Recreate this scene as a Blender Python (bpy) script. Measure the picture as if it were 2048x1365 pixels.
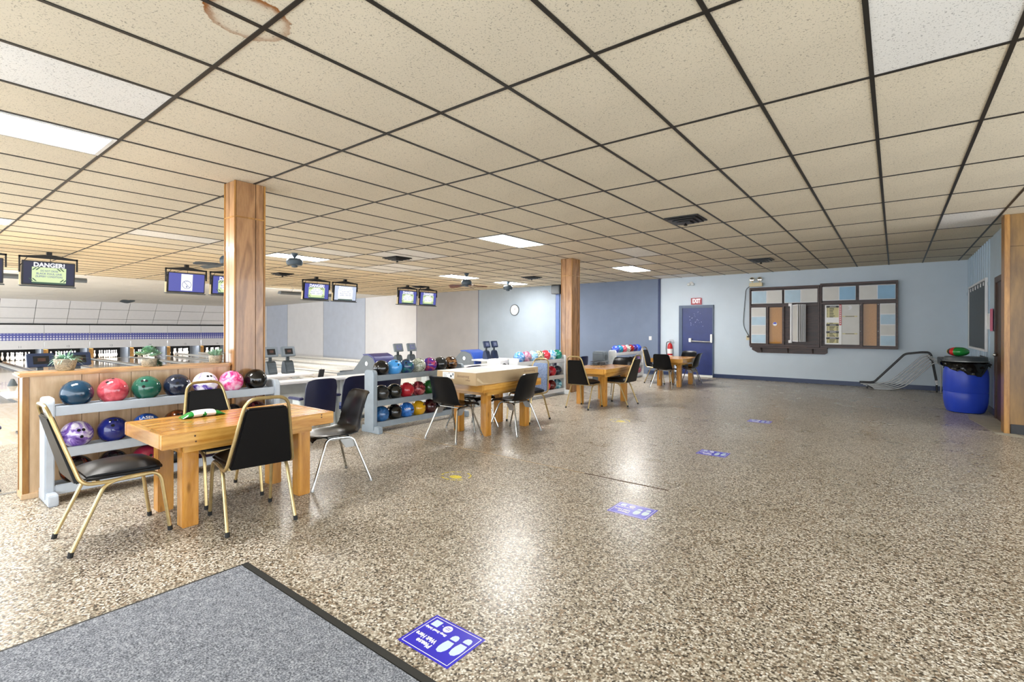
import bpy, bmesh, math, random
from mathutils import Vector, Matrix
random.seed(7)
C = bpy.context.scene.collection
for o in list(bpy.data.objects): bpy.data.objects.remove(o)
sc = bpy.context.scene
# ------------------------------------------------------------------ camera
F_PX, CY, YAW, ROLL, H = 985.0, 658.4, .6607, .0025, 1.355
cs, sn, cr, sr = math.cos(YAW), math.sin(YAW), math.cos(ROLL), math.sin(ROLL)
Rv, Uv, Fv = Vector((cs, sn, 0)), Vector((0, 0, 1)), Vector((-sn, cs, 0))
right, up = Rv*cr + Uv*sr, Uv*cr - Rv*sr
cam = bpy.data.objects.new('camera', bpy.data.cameras.new('camera')); C.objects.link(cam)
m = Matrix((right, up, -Fv)).transposed().to_4x4(); m.translation = (0, 0, H); cam.matrix_world = m
cam.data.sensor_width = 36; cam.data.lens = 36*F_PX/2048
cam.data.shift_y = -(682.5-CY)/2048; cam.data.clip_start = .05
sc.camera = cam
# ------------------------------------------------------------------ world, exposure
sc.view_settings.view_transform = 'Standard'; sc.view_settings.look = 'None'
sc.view_settings.gamma = 1; sc.view_settings.use_curve_mapping = False
sc.view_settings.exposure = 1.88
w = bpy.data.worlds.new('daylight'); sc.world = w; w.use_nodes = True
w.node_tree.nodes['Background'].inputs[0].default_value = (.88, .94, 1, 1)
w.node_tree.nodes['Background'].inputs[1].default_value = 1.5
LAMP = 17.0          # emission of the fluorescent diffusers
sc.cycles.max_bounces = 10; sc.cycles.diffuse_bounces = 8; sc.cycles.caustics_reflective = False
CEIL = 2.875; YB = 14.46; LOW = -.2
# ------------------------------------------------------------------ materials
def lin(h):
    if isinstance(h, str):
        h = [int(h[i:i+2], 16)/255 for i in (0, 2, 4)]
        h = [(c/12.92 if c <= .04045 else ((c+.055)/1.055)**2.4) for c in h]
    return (h[0], h[1], h[2], 1)
class NT:
    def __init__(s, name):
        s.m = bpy.data.materials.new(name); s.m.use_nodes = True; s.t = s.m.node_tree
        s.b = s.t.nodes['Principled BSDF']
    def n(s, typ, **k):
        x = s.t.nodes.new(typ)
        for a, v in k.items():
            if a.startswith('i_'): x.inputs[a[2:].replace('_', ' ')].default_value = v
            else: setattr(x, a, v)
        return x
    def l(s, a, b): s.t.links.new(a, b)
    def coord(s, kind='Object', scale=(1, 1, 1), rot=(0, 0, 0)):
        tc = s.n('ShaderNodeTexCoord'); mp = s.n('ShaderNodeMapping')
        mp.inputs['Scale'].default_value = scale; mp.inputs['Rotation'].default_value = rot
        s.l(tc.outputs[kind], mp.inputs['Vector']); return mp.outputs[0]
    def noise(s, vec, scale=5, detail=4, rough=.55, dist=0):
        x = s.n('ShaderNodeTexNoise'); x.inputs['Scale'].default_value = scale; x.inputs['Detail'].default_value = detail
        x.inputs['Roughness'].default_value = rough; x.inputs['Distortion'].default_value = dist
        s.l(vec, x.inputs['Vector']); return x
    def ramp(s, fac, stops, interp='LINEAR'):
        r = s.n('ShaderNodeValToRGB'); r.color_ramp.interpolation = interp
        e = r.color_ramp.elements
        while len(e) < len(stops): e.new(.5)
        for k, (p, c) in enumerate(stops): e[k].position = p; e[k].color = lin(c)
        s.l(fac, r.inputs[0]); return r.outputs[0]
    def mix(s, fac, a, b, typ='MIX'):
        x = s.n('ShaderNodeMix', data_type='RGBA', blend_type=typ)
        for v, i in ((fac, 0), (a, 6), (b, 7)):
            if hasattr(v, 'links') or isinstance(v, bpy.types.NodeSocket): s.l(v, x.inputs[i])
            elif isinstance(v, (int, float)): x.inputs[i].default_value = v
            else: x.inputs[i].default_value = lin(v)
        return x.outputs[2]
    def math(s, op, a, b=0):
        x = s.n('ShaderNodeMath', operation=op)
        for v, i in ((a, 0), (b, 1)):
            if isinstance(v, bpy.types.NodeSocket): s.l(v, x.inputs[i])
            else: x.inputs[i].default_value = v
        return x.outputs[0]
    def bump(s, hgt, strength=.2, dist=.01):
        x = s.n('ShaderNodeBump'); x.inputs['Strength'].default_value = strength; x.inputs['Distance'].default_value = dist
        s.l(hgt, x.inputs['Height']); s.l(x.outputs[0], s.b.inputs['Normal'])
    def set(s, col=None, rough=.5, metal=0, spec=None, coat=0):
        if col is not None:
            if isinstance(col, bpy.types.NodeSocket): s.l(col, s.b.inputs['Base Color'])
            else: s.b.inputs['Base Color'].default_value = lin(col)
        s.b.inputs['Roughness'].default_value = rough; s.b.inputs['Metallic'].default_value = metal
        if spec is not None: s.b.inputs['Specular IOR Level'].default_value = spec
        s.b.inputs['Coat Weight'].default_value = coat
        return s.m
def plain(name, col, rough=.5, metal=0, var=.06, scale=8, bump=0, spec=None, coat=0):
    t = NT(name); v = t.coord(); nz = t.noise(v, scale, 5)
    c = lin(col); a = [max(0, x*(1-var)) for x in c[:3]]; b = [min(1, x*(1+var)) for x in c[:3]]
    col = t.ramp(nz.outputs[0], [(.3, a), (.7, b)])
    if bump: t.bump(t.noise(v, scale*12, 3).outputs[0], bump, .004)
    return t.set(col, rough, metal, spec, coat)
def emit(name, col, strength):
    t = NT(name); t.set(col if strength > 5 else (0, 0, 0), .35)
    t.b.inputs['Emission Color'].default_value = lin(col); t.b.inputs['Emission Strength'].default_value = strength if strength > 5 else strength/3.73
    return t.m
def wood(name, dark, light, axis='Z', scale=1.0, rough=.35, bands=7, coat=0, knots=False):
    t = NT(name)
    s = {'X': (.16, 1, 1), 'Y': (1, .16, 1), 'Z': (1, 1, .16)}[axis]
    v = t.coord('Object', tuple(x*scale for x in s))
    big = t.noise(v, 3.2, 2, .5, .6)
    sc1 = t.n('ShaderNodeMath', operation='MULTIPLY'); t.l(big.outputs[0], sc1.inputs[0]); sc1.inputs[1].default_value = bands*6.283
    sinv = t.math('SINE', sc1.outputs[0]); lines = t.math('MULTIPLY_ADD', sinv, .5); t.t.nodes[-1].inputs[2].default_value = .5
    fine = t.noise(v, 45, 4, .6)
    f = t.math('MULTIPLY', lines, .45); f2 = t.math('MULTIPLY', fine.outputs[0], .75); f = t.math('ADD', f, f2)
    col = t.ramp(f, [(.2, light), (.95, dark)])
    if knots:
        vo = t.n('ShaderNodeTexVoronoi'); vo.inputs['Scale'].default_value = 5.5
        t.l(t.coord('Object', tuple(x*2.2 if x < 1 else x for x in s)), vo.inputs['Vector'])
        k = t.ramp(vo.outputs['Distance'], [(.04, (1, 1, 1)), (.11, (0, 0, 0))])
        col = t.mix(k, col, [x*.25 for x in lin(dark)[:3]])
    return t.set(col, rough, coat=coat)
def terrazzo(name, tint=1.0):
    t = NT(name); v = t.coord('Object')
    vo = t.n('ShaderNodeTexVoronoi'); vo.inputs['Scale'].default_value = 112; t.l(v, vo.inputs['Vector'])
    sep = t.n('ShaderNodeSeparateColor'); t.l(vo.outputs['Color'], sep.inputs[0])
    chips = t.ramp(sep.outputs[0], [(0, '4a443c'), (.10, '74695b'), (.24, '9b8f7f'), (.40, 'b5ab9a'), (.58, 'cbc3b4'), (.74, 'e3ddd2'), (.88, 'a08a74'), (.94, 'f0ede6')], 'CONSTANT')
    edge = t.ramp(vo.outputs['Distance'], [(.45, (1, 1, 1)), (.75, (.66, .64, .6))])
    col = t.mix(1.0, chips, edge, 'MULTIPLY')
    big = t.noise(v, .55, 4, .6)
    stain = t.ramp(big.outputs[0], [(.35, (.84, .82, .78)), (.62, (1, 1, 1))])
    col = t.mix(1.0, col, stain, 'MULTIPLY')
    scuff = t.noise(v, 2.2, 6, .65)
    r = t.n('ShaderNodeMapRange'); t.l(scuff.outputs[0], r.inputs[0]); r.inputs[1].default_value = .3; r.inputs[2].default_value = .7
    r.inputs[3].default_value = .24; r.inputs[4].default_value = .37
    m = t.set(col, .2, spec=.3)
    t.l(r.outputs[0], t.b.inputs['Roughness'])
    t.bump(t.noise(v, 14, 3).outputs[0], .045, .01)
    return m
def tile_mat(name, base, stain=False):
    t = NT(name); v = t.coord('Object'); n1 = t.noise(v, 105, 2, .5, .4)
    n2 = t.noise(v, 62, 2, .5, 1.2)
    fl = t.ramp(n1.outputs[0], [(.33, (1, 1, 1)), (.38, (0, 0, 0))])
    fl2 = t.ramp(n2.outputs[0], [(.32, (1, 1, 1)), (.36, (0, 0, 0))])
    big = t.noise(v, .8, 3)
    c = lin(base)[:3]
    col = t.ramp(big.outputs[0], [(.3, [x*.93 for x in c]), (.7, [min(1, x*1.04) for x in c])])
    dark = [x*.42 for x in c]
    f = t.math('MAXIMUM', fl, fl2)
    col = t.mix(t.math('MULTIPLY', f, .8), col, dark)
    if stain:                                    # brown ring of an old leak at a crossing of the grid
        geo = t.n('ShaderNodeNewGeometry'); sp = t.n('ShaderNodeSeparateXYZ'); t.l(geo.outputs['Position'], sp.inputs[0])
        dx = t.math('SUBTRACT', sp.outputs[0], -2.51); dy = t.math('SUBTRACT', sp.outputs[1], 1.115)
        wob = t.noise(geo.outputs['Position'], 16, 6, .7)
        d = t.math('SQRT', t.math('ADD', t.math('MULTIPLY', dx, dx), t.math('MULTIPLY', dy, dy)))
        d = t.math('ADD', t.math('MULTIPLY', d, .92), t.math('MULTIPLY', wob.outputs[0], .06))
        ring = t.ramp(d, [(.130, (0, 0, 0)), (.165, (.15, .15, .15)), (.187, (.8, .8, .8)), (.203, (1, 1, 1)), (.208, (0, 0, 0))])
        # the ring is darker on its far-left side
        side = t.math('MULTIPLY_ADD', t.math('SUBTRACT', dy, dx), -2.2); t.t.nodes[-1].inputs[2].default_value = .75
        side = t.n('ShaderNodeClamp'); 
        t.l(t.t.nodes[-2].outputs[0], side.inputs[0]); side.inputs[1].default_value = .55
        col = t.mix(t.math('MULTIPLY', ring, side.outputs[0]), col, '8a5216')
    m = t.set(col, .9, spec=.15)
    t.bump(f, -.4, .004)
    return m
def ball_mat(name, a, b=None, c=None, scale=9, rough=.12, sharp=.12, dist=1.5):
    t = NT(name)
    if b is None:
        return plain(name, a, rough, var=.10, scale=60, coat=.4)
    v = t.coord(); nz = t.noise(v, scale, 4, .6, dist)
    st = [(.5-sharp, a), (.5+sharp, b)] if c is None else [(.40, a), (.5, b), (.62, c)]
    return t.set(t.ramp(nz.outputs[0], st), rough, coat=.4)
M = {}
M['terrazzo'] = terrazzo('terrazzo')
M['tile'] = tile_mat('ceiling_tile_cream', 'd5ccb8', True)
M['tile_warmlit'] = tile_mat('ceiling_tile_warm_lit', 'dccdb0')  # warm light on the ceiling towards the lanes, painted into the tile colour
M['tile_white'] = tile_mat('ceiling_tile_white', 'e3e2de')
M['bar'] = plain('black_grid', '17140f', .45)
M['lamp'] = emit('fluorescent_diffuser', (1, .98, .95), LAMP)
M['trim_white'] = plain('white_metal_trim', 'd8d8d6', .4)
M['wall_blue'] = plain('pale_blue_paint', 'c6d3de', .55, var=.03, scale=2, bump=.05)
M['wall_rib'] = plain('pale_blue_boards', 'b3c5d2', .45, var=.05, scale=3)
M['pan_grey'] = plain('grey_blue_fabric', 'bcc4d2', .85, var=.04, scale=3, bump=.1)
M['pan_cream'] = plain('cream_fabric', 'dddddf', .85, var=.03, scale=3, bump=.1)
M['pan_warm'] = plain('warm_grey_fabric', 'a6a5a6', .85, var=.05, scale=2, bump=.1)
M['pan_light'] = plain('light_blue_grey_fabric', '9aa6b1', .85, var=.05, scale=2, bump=.1)
M['pan_slate'] = plain('slate_blue_fabric', '76839a', .85, var=.05, scale=3, bump=.1)
M['navy_trim'] = plain('navy_trim', '27365e', .4)
M['navy_strip'] = plain('blue_strip', '5a72a8', .5)
M['base_navy'] = plain('navy_rubber', '2b3a5c', .35)
M['ply'] = wood('maple_plywood', 'a6835c', 'd3b692', 'Z', 1.0, .32, 5)
M['ply_col'] = wood('golden_plywood', '7d5837', 'ad8258', 'Z', 1.3, .25, 6, coat=.3)
M['ply_right'] = wood('dark_honey_plywood', '5d421e', '866432', 'Z', .8, .35, 5)
M['wood_trim'] = wood('amber_trim', '855a24', 'b0803f', 'Z', 2, .3, 4)
M['wood_trim_y'] = wood('amber_rail', '8f6024', 'c09048', 'Y', 2, .28, 4, coat=.3)
M['pine'] = wood('varnished_pine', 'ad742b', 'dca956', 'Y', 1.6, .22, 4, coat=.25, knots=True)
M['pine_leg'] = wood('varnished_pine_leg', 'a66e26', 'cc9342', 'Z', 1.6, .22, 4, coat=.4, knots=True)
M['pine_x'] = wood('varnished_pine_end', 'a9722a', 'd39d4e', 'X', 1.6, .22, 4, coat=.25)
M['gap'] = plain('dark_gap', '4a3320', .8)
M['lane'] = wood('lane_maple', 'dccbb2', 'ebe0cf', 'X', 3, .12, 3, coat=.4)
M['gutter'] = plain('grey_gutter', '6f7174', .25)
M['cap'] = plain('white_capping', 'dad9d4', .35)
M['mask'] = plain('white_mask', 'e4e4e6', .4, var=.02)
M['pit'] = plain('black_pit', '08080a', .8)
M['pin'] = plain('white_pin', 'f4f3f0', .2, var=.02)
M['kick'] = plain('grey_kickback', '7f8894', .5)
M['kickwood'] = wood('orange_kickback', 'a8712f', 'd8a860', 'Z', 2, .5)
M['gold'] = plain('brass_tube', 'b8a273', .3, .8, var=.12, scale=25)
M['vinyl'] = plain('black_vinyl', '0b0b0d', .36, var=.1, scale=40, bump=.06, spec=.22)
M['blue_fab'] = ball_mat('blue_flecked_fabric', '6a83b4', '9fb4d8', None, 60, .8)
M['foot'] = plain('black_rubber_foot', '0d0d0d', .7)
M['shell'] = plain('charcoal_plastic', '0a0b0e', .24, var=.08, scale=20, spec=.2)
M['shell_b'] = plain('black_plastic', '161719', .3, var=.08, scale=20)
M['chrome'] = plain('chrome', 'b8b8b4', .14, 1.0, var=.03)
M['galv'] = plain('dull_steel', '9a9a98', .4, .8)
M['rack'] = plain('pale_grey_paint', 'b4bcc6', .32, var=.05, scale=12)
M['rack2'] = plain('blue_grey_paint', '8e9aa4', .32, var=.06, scale=12)
M['rackw'] = plain('white_grey_paint', 'd3d6d8', .32, var=.04, scale=12)
M['hole'] = plain('black_hole', '050505', .9)
M['black'] = plain('black_metal', '0e0e10', .4)
M['dkgrey'] = plain('dark_grey_plastic', '3c4449', .4)
M['grey'] = plain('grey_plastic', '666f77', .45)
M['greyl'] = plain('light_grey_panel', 'c3c9c9', .45)
M['navy'] = plain('navy_plastic', '171a38', .35, var=.1, scale=10)
M['navyb'] = plain('navy_panel', '1f2c48', .4)
M['bluep'] = plain('blue_plastic', '2b4a9c', .28)
M['purp'] = plain('navy_pad', '2c2f5c', .4)
M['mat'] = None
M['rubber'] = plain('black_rubber_edge', '20211f', .6)
M['sticker'] = plain('blue_decal', '2a22c4', .3, var=.04)
M['decal_w'] = plain('pale_decal', 'cfe2ee', .35, var=.02)
M['white'] = plain('white_print', 'f2f2f0', .4, var=.02)
M['yellow'] = plain('worn_yellow', 'd8c528', .5, var=.25, scale=40)
M['card'] = plain('cardboard', 'b59c78', .75, var=.05)
M['card_top'] = plain('white_card', 'e6e4df', .35, var=.03)
M['tape'] = plain('clear_tape', 'd0bb98', .2)
M['ink'] = plain('faded_print', '8b6f5a', .7)
M['leaf'] = plain('blue_green_leaf', '7fa58c', .5, var=.35, scale=25)
M['leaf2'] = plain('green_leaf', '5f9050', .5, var=.35, scale=25)
M['leafd'] = plain('dark_trailing_leaf', '2f4a35', .5, var=.3, scale=25)
M['pot'] = ball_mat('stone_pot', '6f6a5c', 'a89f8a', None, 55, .8)
M['soil'] = plain('soil', '2b2019', .9)
M['brown'] = wood('dark_brown_laminate', '2d1c15', '4c3128', 'X', 1.5, .4)
M['cork'] = ball_mat('cork', 'a8722c', 'bf883e', None, 120, .9)
M['panelb'] = plain('pale_blue_card', 'b4cede', .5, var=.06, scale=6)
M['panelb2'] = plain('blue_card', '8fb8d6', .5, var=.06, scale=6)
M['panelg'] = plain('pale_grey_card', 'd3d2cd', .5, var=.04, scale=6)
M['khaki'] = plain('khaki_card', 'cfc793', .5)
M['red'] = plain('red_paint', 'c01f22', .3)
M['redsign'] = emit('exit_red', 'd93848', .5)
M['slate'] = plain('slate_board', '33383c', .45)
M['drum'] = plain('blue_barrel', '2546c2', .38, var=.06, scale=4)
M['bag'] = plain('black_bag', '070708', .22)
M['green'] = plain('green_gloss', '1f8a3a', .2, coat=.4)
M['pink'] = plain('pink_card', 'd9718e', .6)
M['scuff'] = plain('pale_scuff', '9aa3cc', .6)
M['ply_light'] = wood('pale_plywood', 'c0a380', 'dcc6a8', 'Z', 1.0, .35, 4)
M['hood_navy'] = plain('navy_hood', '2b3070', .3)
M['beige'] = plain('beige_plastic', 'd9cba5', .5)
M['patch'] = plain('worn_concrete', 'a8a394', .7, var=.12, scale=9)
M['door'] = plain('navy_door', '25346f', .35, var=.12, scale=5)
M['doorf'] = plain('slate_frame', '4f5f78', .4)
M['brown_door'] = wood('dark_door', '2e1c12', '5a3a24', 'Z', 1.5, .4)
M['fan'] = plain('slate_fan', '3c4a55', .4)
M['blade'] = wood('red_brown_blade', '4a2118', '713528', 'X', 3, .4)
M['glass'] = plain('lamp_lens', 'e8ecec', .15)
M['s_dark'] = emit('screen_dark_blue', (.010, .012, .06), .9)
M['s_blue'] = emit('screen_blue', (.10, .11, .45), 1.0)
M['s_pale'] = emit('screen_pale', (.62, .70, .88), 1.0)
M['s_white'] = emit('screen_white', (1, 1, 1), 1.3)
M['s_yel'] = emit('screen_yellow', (.78, .92, .50), 1.0)
M['s_txt'] = emit('screen_text', (.16, .20, .45), .8)
M['s_grn'] = emit('screen_green', (.05, .13, .08), .8)
M['console_scr'] = plain('console_screen', '1b1d20', .2)
M['console_scr2'] = emit('console_screen_lit', (.20, .22, .40), .8)
def carpet():
    t = NT('grey_carpet'); v = t.coord(); a = t.noise(v, 130, 3, .7); b = t.noise(v, 30, 3)
    f = t.math('ADD', t.math('MULTIPLY', a.outputs[0], .8), t.math('MULTIPLY', b.outputs[0], .2))
    m = t.set(t.ramp(f, [(.36, '474b52'), (.5, '80848d'), (.62, 'b2b6be')]), .95, spec=.1); t.bump(a.outputs[0], .5, .006); return m
M['mat'] = carpet()
def dots():
    t = NT('blue_dotted_mask'); v = t.coord('Object', (1, 1, 1)); sp = t.n('ShaderNodeSeparateXYZ'); t.l(v, sp.inputs[0])
    y = t.math('FRACT', t.math('MULTIPLY', sp.outputs[1], 9)); z = t.math('FRACT', t.math('MULTIPLY', sp.outputs[2], 9))
    y = t.math('SUBTRACT', y, .5); z = t.math('SUBTRACT', z, .5)
    d = t.math('SQRT', t.math('ADD', t.math('MULTIPLY', y, y), t.math('MULTIPLY', z, z)))
    # the dots get bigger towards the lower edge of the band, as printed
    low = t.n('ShaderNodeMapRange'); t.l(sp.outputs[2], low.inputs[0]); low.inputs[1].default_value = 1.05; low.inputs[2].default_value = .78
    low.inputs[3].default_value = .12; low.inputs[4].default_value = .42
    f = t.math('LESS_THAN', d, low.outputs[0])
    return t.set(t.mix(f, '5a60ae', 'e4e6f4'), .4)
M['dots'] = dots()
# ------------------------------------------------------------------ mesh helpers
class MB:
    def __init__(s): s.v = []; s.f = []
    def add(s, vs, fs, T=None):
        o = len(s.v); s.v += [tuple(T @ Vector(p)) if T else tuple(p) for p in vs]
        s.f += [tuple(i+o for i in f) for f in fs]; return s
    def box(s, x0, x1, y0, y1, z0, z1, T=None):
        return s.add([(x0, y0, z0), (x1, y0, z0), (x1, y1, z0), (x0, y1, z0), (x0, y0, z1), (x1, y0, z1), (x1, y1, z1), (x0, y1, z1)],
              [(3, 2, 1, 0), (4, 5, 6, 7), (0, 1, 5, 4), (1, 2, 6, 5), (2, 3, 7, 6), (3, 0, 4, 7)], T)
    def prism(s, poly, d0, d1, axis='Y', T=None):
        n = len(poly)
        def P(a, b, d): return {'Y': (a, d, b), 'X': (d, a, b), 'Z': (a, b, d)}[axis]
        vs = [P(a, b, d0) for a, b in poly]+[P(a, b, d1) for a, b in poly]
        fs = [tuple(range(n))[::-1], tuple(range(n, 2*n))]+[(i, (i+1) % n, (i+1) % n+n, i+n) for i in range(n)]
        return s.add(vs, fs, T)
    def lathe(s, prof, n=20, T=None, axis='Z'):
        vs = []; fs = []
        for r, z in prof:
            for k in range(n):
                a = 2*math.pi*k/n; x, y = r*math.cos(a), r*math.sin(a)
                vs.append({'Z': (x, y, z), 'Y': (x, z, y), 'X': (z, x, y)}[axis])
        m = len(prof)
        for i in range(m-1):
            for k in range(n): fs.append((i*n+k, i*n+(k+1) % n, (i+1)*n+(k+1) % n, (i+1)*n+k))
        fs.append(tuple(range(n))[::-1]); fs.append(tuple(range((m-1)*n, m*n)))
        return s.add(vs, fs, T)
    def cyl(s, p0, p1, r, n=10, r1=None, T=None): return s.tube([p0, p1], r, n, r1=r1, T=T)
    def tube(s, pts, r, n=8, r1=None, T=None, square=False):
        pts = [Vector(p) for p in pts]; vs = []; fs = []; m = len(pts)
        t0 = (pts[1]-pts[0]).normalized(); ref = Vector((0, 0, 1)) if abs(t0.z) < .9 else Vector((1, 0, 0))
        nrm = t0.cross(ref).normalized()
        for i, p in enumerate(pts):
            t = (pts[min(i+1, m-1)]-pts[max(i-1, 0)]).normalized()
            nrm = (nrm-t*nrm.dot(t)).normalized(); bn = t.cross(nrm)
            rr = r if r1 is None else r+(r1-r)*i/(m-1)
            for k in range(n):
                a = 2*math.pi*(k+.5)/n; vs.append(p+nrm*math.cos(a)*rr+bn*math.sin(a)*rr)
        for i in range(m-1):
            for k in range(n): fs.append((i*n+k, i*n+(k+1) % n, (i+1)*n+(k+1) % n, (i+1)*n+k))
        fs.append(tuple(range(n))[::-1]); fs.append(tuple(range((m-1)*n, m*n)))
        return s.add(vs, fs, T)
    def sphere(s, c, r, n=16, m=10, sc=(1, 1, 1), T=None):
        prof = [(r*math.sin(math.pi*i/m), -r*math.cos(math.pi*i/m)) for i in range(m+1)]
        prof[0] = (r*.01, -r); prof[-1] = (r*.01, r)
        TT = Matrix.Translation(c) @ Matrix.Diagonal((*sc, 1))
        return s.lathe(prof, n, (T @ TT) if T else TT)
    def build(s, name, mat, parent=None, bevel=0, smooth=True, loc=None, seg=2):
        me = bpy.data.meshes.new(name); me.from_pydata([tuple(p) for p in s.v], [], s.f)
        bm = bmesh.new(); bm.from_mesh(me)
        bmesh.ops.recalc_face_normals(bm, faces=bm.faces)
        if bevel: bmesh.ops.bevel(bm, geom=[e for e in bm.edges if e.is_manifold and e.calc_face_angle(0) > .5], offset=bevel, segments=seg, affect='EDGES', clamp_overlap=True)
        bm.to_mesh(me); bm.free()
        if smooth:
            me.polygons.foreach_set('use_smooth', [True]*len(me.polygons)); me.set_sharp_from_angle(angle=math.radians(38))
        me.materials.append(mat if not isinstance(mat, str) else M[mat])
        o = bpy.data.objects.new(name, me); C.objects.link(o)
        if parent: o.parent = parent
        if loc: o.location = loc
        return o
def box(name, mat, b, parent=None, bevel=0, **k): return MB().box(*b).build(name, mat, parent, bevel, **k)
def tag(o, label=None, cat=None, group=None, kind=None):
    if label: o['label'] = label
    if cat: o['category'] = cat
    if group: o['group'] = group
    if kind: o['kind'] = kind
    return o
def thing(name, loc, label, cat, rz=0, group=None):
    o = bpy.data.objects.new(name, None); C.objects.link(o); o.location = loc; o.rotation_euler = (0, 0, rz)
    o.empty_display_size = .1
    return tag(o, label, cat, group)
def struct(o): o['kind'] = 'structure'; return o
def dup(root, loc, rz=None, label=None, group=None):
    r = root.copy(); C.objects.link(r); r.location = loc
    if rz is not None: r.rotation_euler = (0, 0, rz)
    if label: r['label'] = label
    if group: r['group'] = group
    for ch in list(root.children):
        c = ch.copy(); C.objects.link(c); c.parent = r
        for g in list(ch.children):
            d = g.copy(); C.objects.link(d); d.parent = c
    return r
def rnd(pts, rad, n=5):
    """round the inner corners of a polyline"""
    pts = [Vector(p) for p in pts]; out = [pts[0]]
    for i in range(1, len(pts)-1):
        a, b, c = pts[i-1], pts[i], pts[i+1]
        r1 = min(rad, (a-b).length*.49, (c-b).length*.49)
        p, q = b+(a-b).normalized()*r1, b+(c-b).normalized()*r1
        for k in range(n+1):
            t = k/n; out.append(p*(1-t)**2+b*2*t*(1-t)+q*t*t)
    out.append(pts[-1]); return out
def text(name, s, size, mat, T, parent=None, align='CENTER', width=None, depth=.0006, bold=0, fn=None):
    cu = bpy.data.curves.new('t', 'FONT'); cu.body = s; cu.size = size; cu.align_x = align; cu.align_y = 'CENTER'
    cu.extrude = depth; cu.offset = bold; cu.resolution_u = 3
    ob = bpy.data.objects.new('t', cu); me = bpy.data.meshes.new_from_object(ob)
    bpy.data.objects.remove(ob); bpy.data.curves.remove(cu)
    if width and len(me.vertices):
        xs = [v.co.x for v in me.vertices]; k = width/(max(xs)-min(xs))
        for v in me.vertices: v.co.x *= k
    if fn:
        for v in me.vertices: v.co = fn(v.co)
    else: me.transform(T)
    me.materials.clear(); me.materials.append(M[mat]); me.name = name
    o = bpy.data.objects.new(name, me); C.objects.link(o)
    if parent: o.parent = parent
    return o
def frame(origin, xdir, ydir):
    x = Vector(xdir).normalized(); y = Vector(ydir).normalized(); z = x.cross(y)
    t = Matrix((x, y, z)).transposed().to_4x4(); t.translation = origin; return t
# ------------------------------------------------------------------ floor
fl = struct(box('floor', 'terrazzo', (-5.72, 5, -3, YB+.1, -.3, 0)))
fl2 = struct(box('floor', 'terrazzo', (-9.3, -5.72, -3, YB+.1, -.45, LOW)))
box('floor_joint', 'gap', (-2.3, -1.50, 4.066, 4.084, -.004, .0012), fl)
box('floor_joint', 'card', (-5.3, -2.3, 4.068, 4.080, -.004, .0010), fl)
box('step_nosing', 'galv', (-5.745, -5.70, -3, YB, -.04, .003), fl)
ap = struct(box('floor', 'lane', (-14.4, -9.3, -3, YB+.1, -.45, LOW)))
struct(box('floor', 'lane', (-34.5, -14.4, -3, YB+.1, -.6, LOW-.12)))
MB().prism([(.93, 10.95), (1.24, 10.6), (1.24, 9.2), (1.30, 8.80), (1.05, 8.95), (.98, 9.6), (.90, 10.2)], -.004, .0015, 'Z').build('floor_patch', 'patch', fl, smooth=False)
# ------------------------------------------------------------------ walls
wb = struct(box('wall_back', 'wall_blue', (-34, 5, YB, YB+.18, -.6, 3.0)))
edges = [(-34, -30.0, 'pan_cream'), (-30.0, -27.56, 'pan_grey'), (-27.56, -23.83, 'pan_cream'), (-23.83, -20.2, 'pan_grey'), (-20.2, -16.5, 'pan_cream'),
         (-16.5, -12.88, 'pan_warm'), (-12.88, -9.28, 'pan_light'), (-9.14, -5.62, 'pan_slate')]
for a, b, mm in edges: box('wall_panel', mm, (a+.012, b-.012, YB-.035, YB+.01, -.35, CEIL+.02), wb, .006)
for e in edges[1:7]: box('panel_joint', 'navy_trim', (e[0]-.016, e[0]+.016, YB-.028, YB, -.35, CEIL), wb)
box('corner_trim', 'navy_trim', (-5.63, -5.57, YB-.05, YB, .0, CEIL), wb, .004)
box('wall_strip', 'navy_strip', (-9.28, -9.14, YB-.05, YB, LOW, CEIL), wb, .004)
struct(box('baseboard_back', 'base_navy', (-4.03, 1.25, YB-.02, YB, 0, .105), None, .004))
struct(box('baseboard_back', 'base_navy', (-5.95, -5.02, YB-.045, YB, 0, .105), None, .004))
wr = struct(box('wall_right', 'wall_rib', (1.25, 1.45, 9.3, YB+.1, -.1, 3.0)))
mb = MB()
y = 11.35
while y < YB-.03:
    mb.box(1.232, 1.255, y, y+.035, .1, 2.12); mb.box(1.232, 1.255, y, y+.035, 2.15, CEIL); y += .27
b = mb.build('batten', 'wall_rib', wr, .004); b['kind'] = 'stuff'
box('batten_rail', 'wall_rib', (1.226, 1.256, 11.33, YB-.02, 2.10, 2.165), wr, .004)
struct(box('baseboard_right', 'base_navy', (1.235, 1.252, 10.65, YB-.02, 0, .10), None, .004))
wsd = struct(box('wall_right', 'ply_right', (1.185, 5, 9.12, 9.30, 0, 3.0)))
box('wall_panel', 'ply_right', (1.19, 2.4, 9.10, 9.125, .12, 2.45), wsd, .003)
box('wall_panel', 'ply_right', (1.19, 2.4, 9.10, 9.125, 2.456, CEIL), wsd, .003)
box('corner_post', 'wood_trim', (1.135, 1.19, 9.085, 9.32, 0, CEIL), wsd, .004)
struct(box('baseboard_right', 'black', (1.20, 5, 9.088, 9.102, 0, .125), None, .004))
dr = struct(box('door_2', 'brown_door', (1.235, 1.27, 9.62, 10.5, .0, 2.08)))
for q in ((1.215, 1.262, 10.5, 10.6, 0, 2.17), (1.215, 1.262, 9.52, 9.62, 0, 2.17), (1.215, 1.262, 9.62, 10.5, 2.08, 2.17)): box('door_frame', 'brown_door', q, dr, .004)
MB().sphere((1.205, 10.42, .98), .028, 12, 8).build('door_knob', 'chrome', dr)
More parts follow.
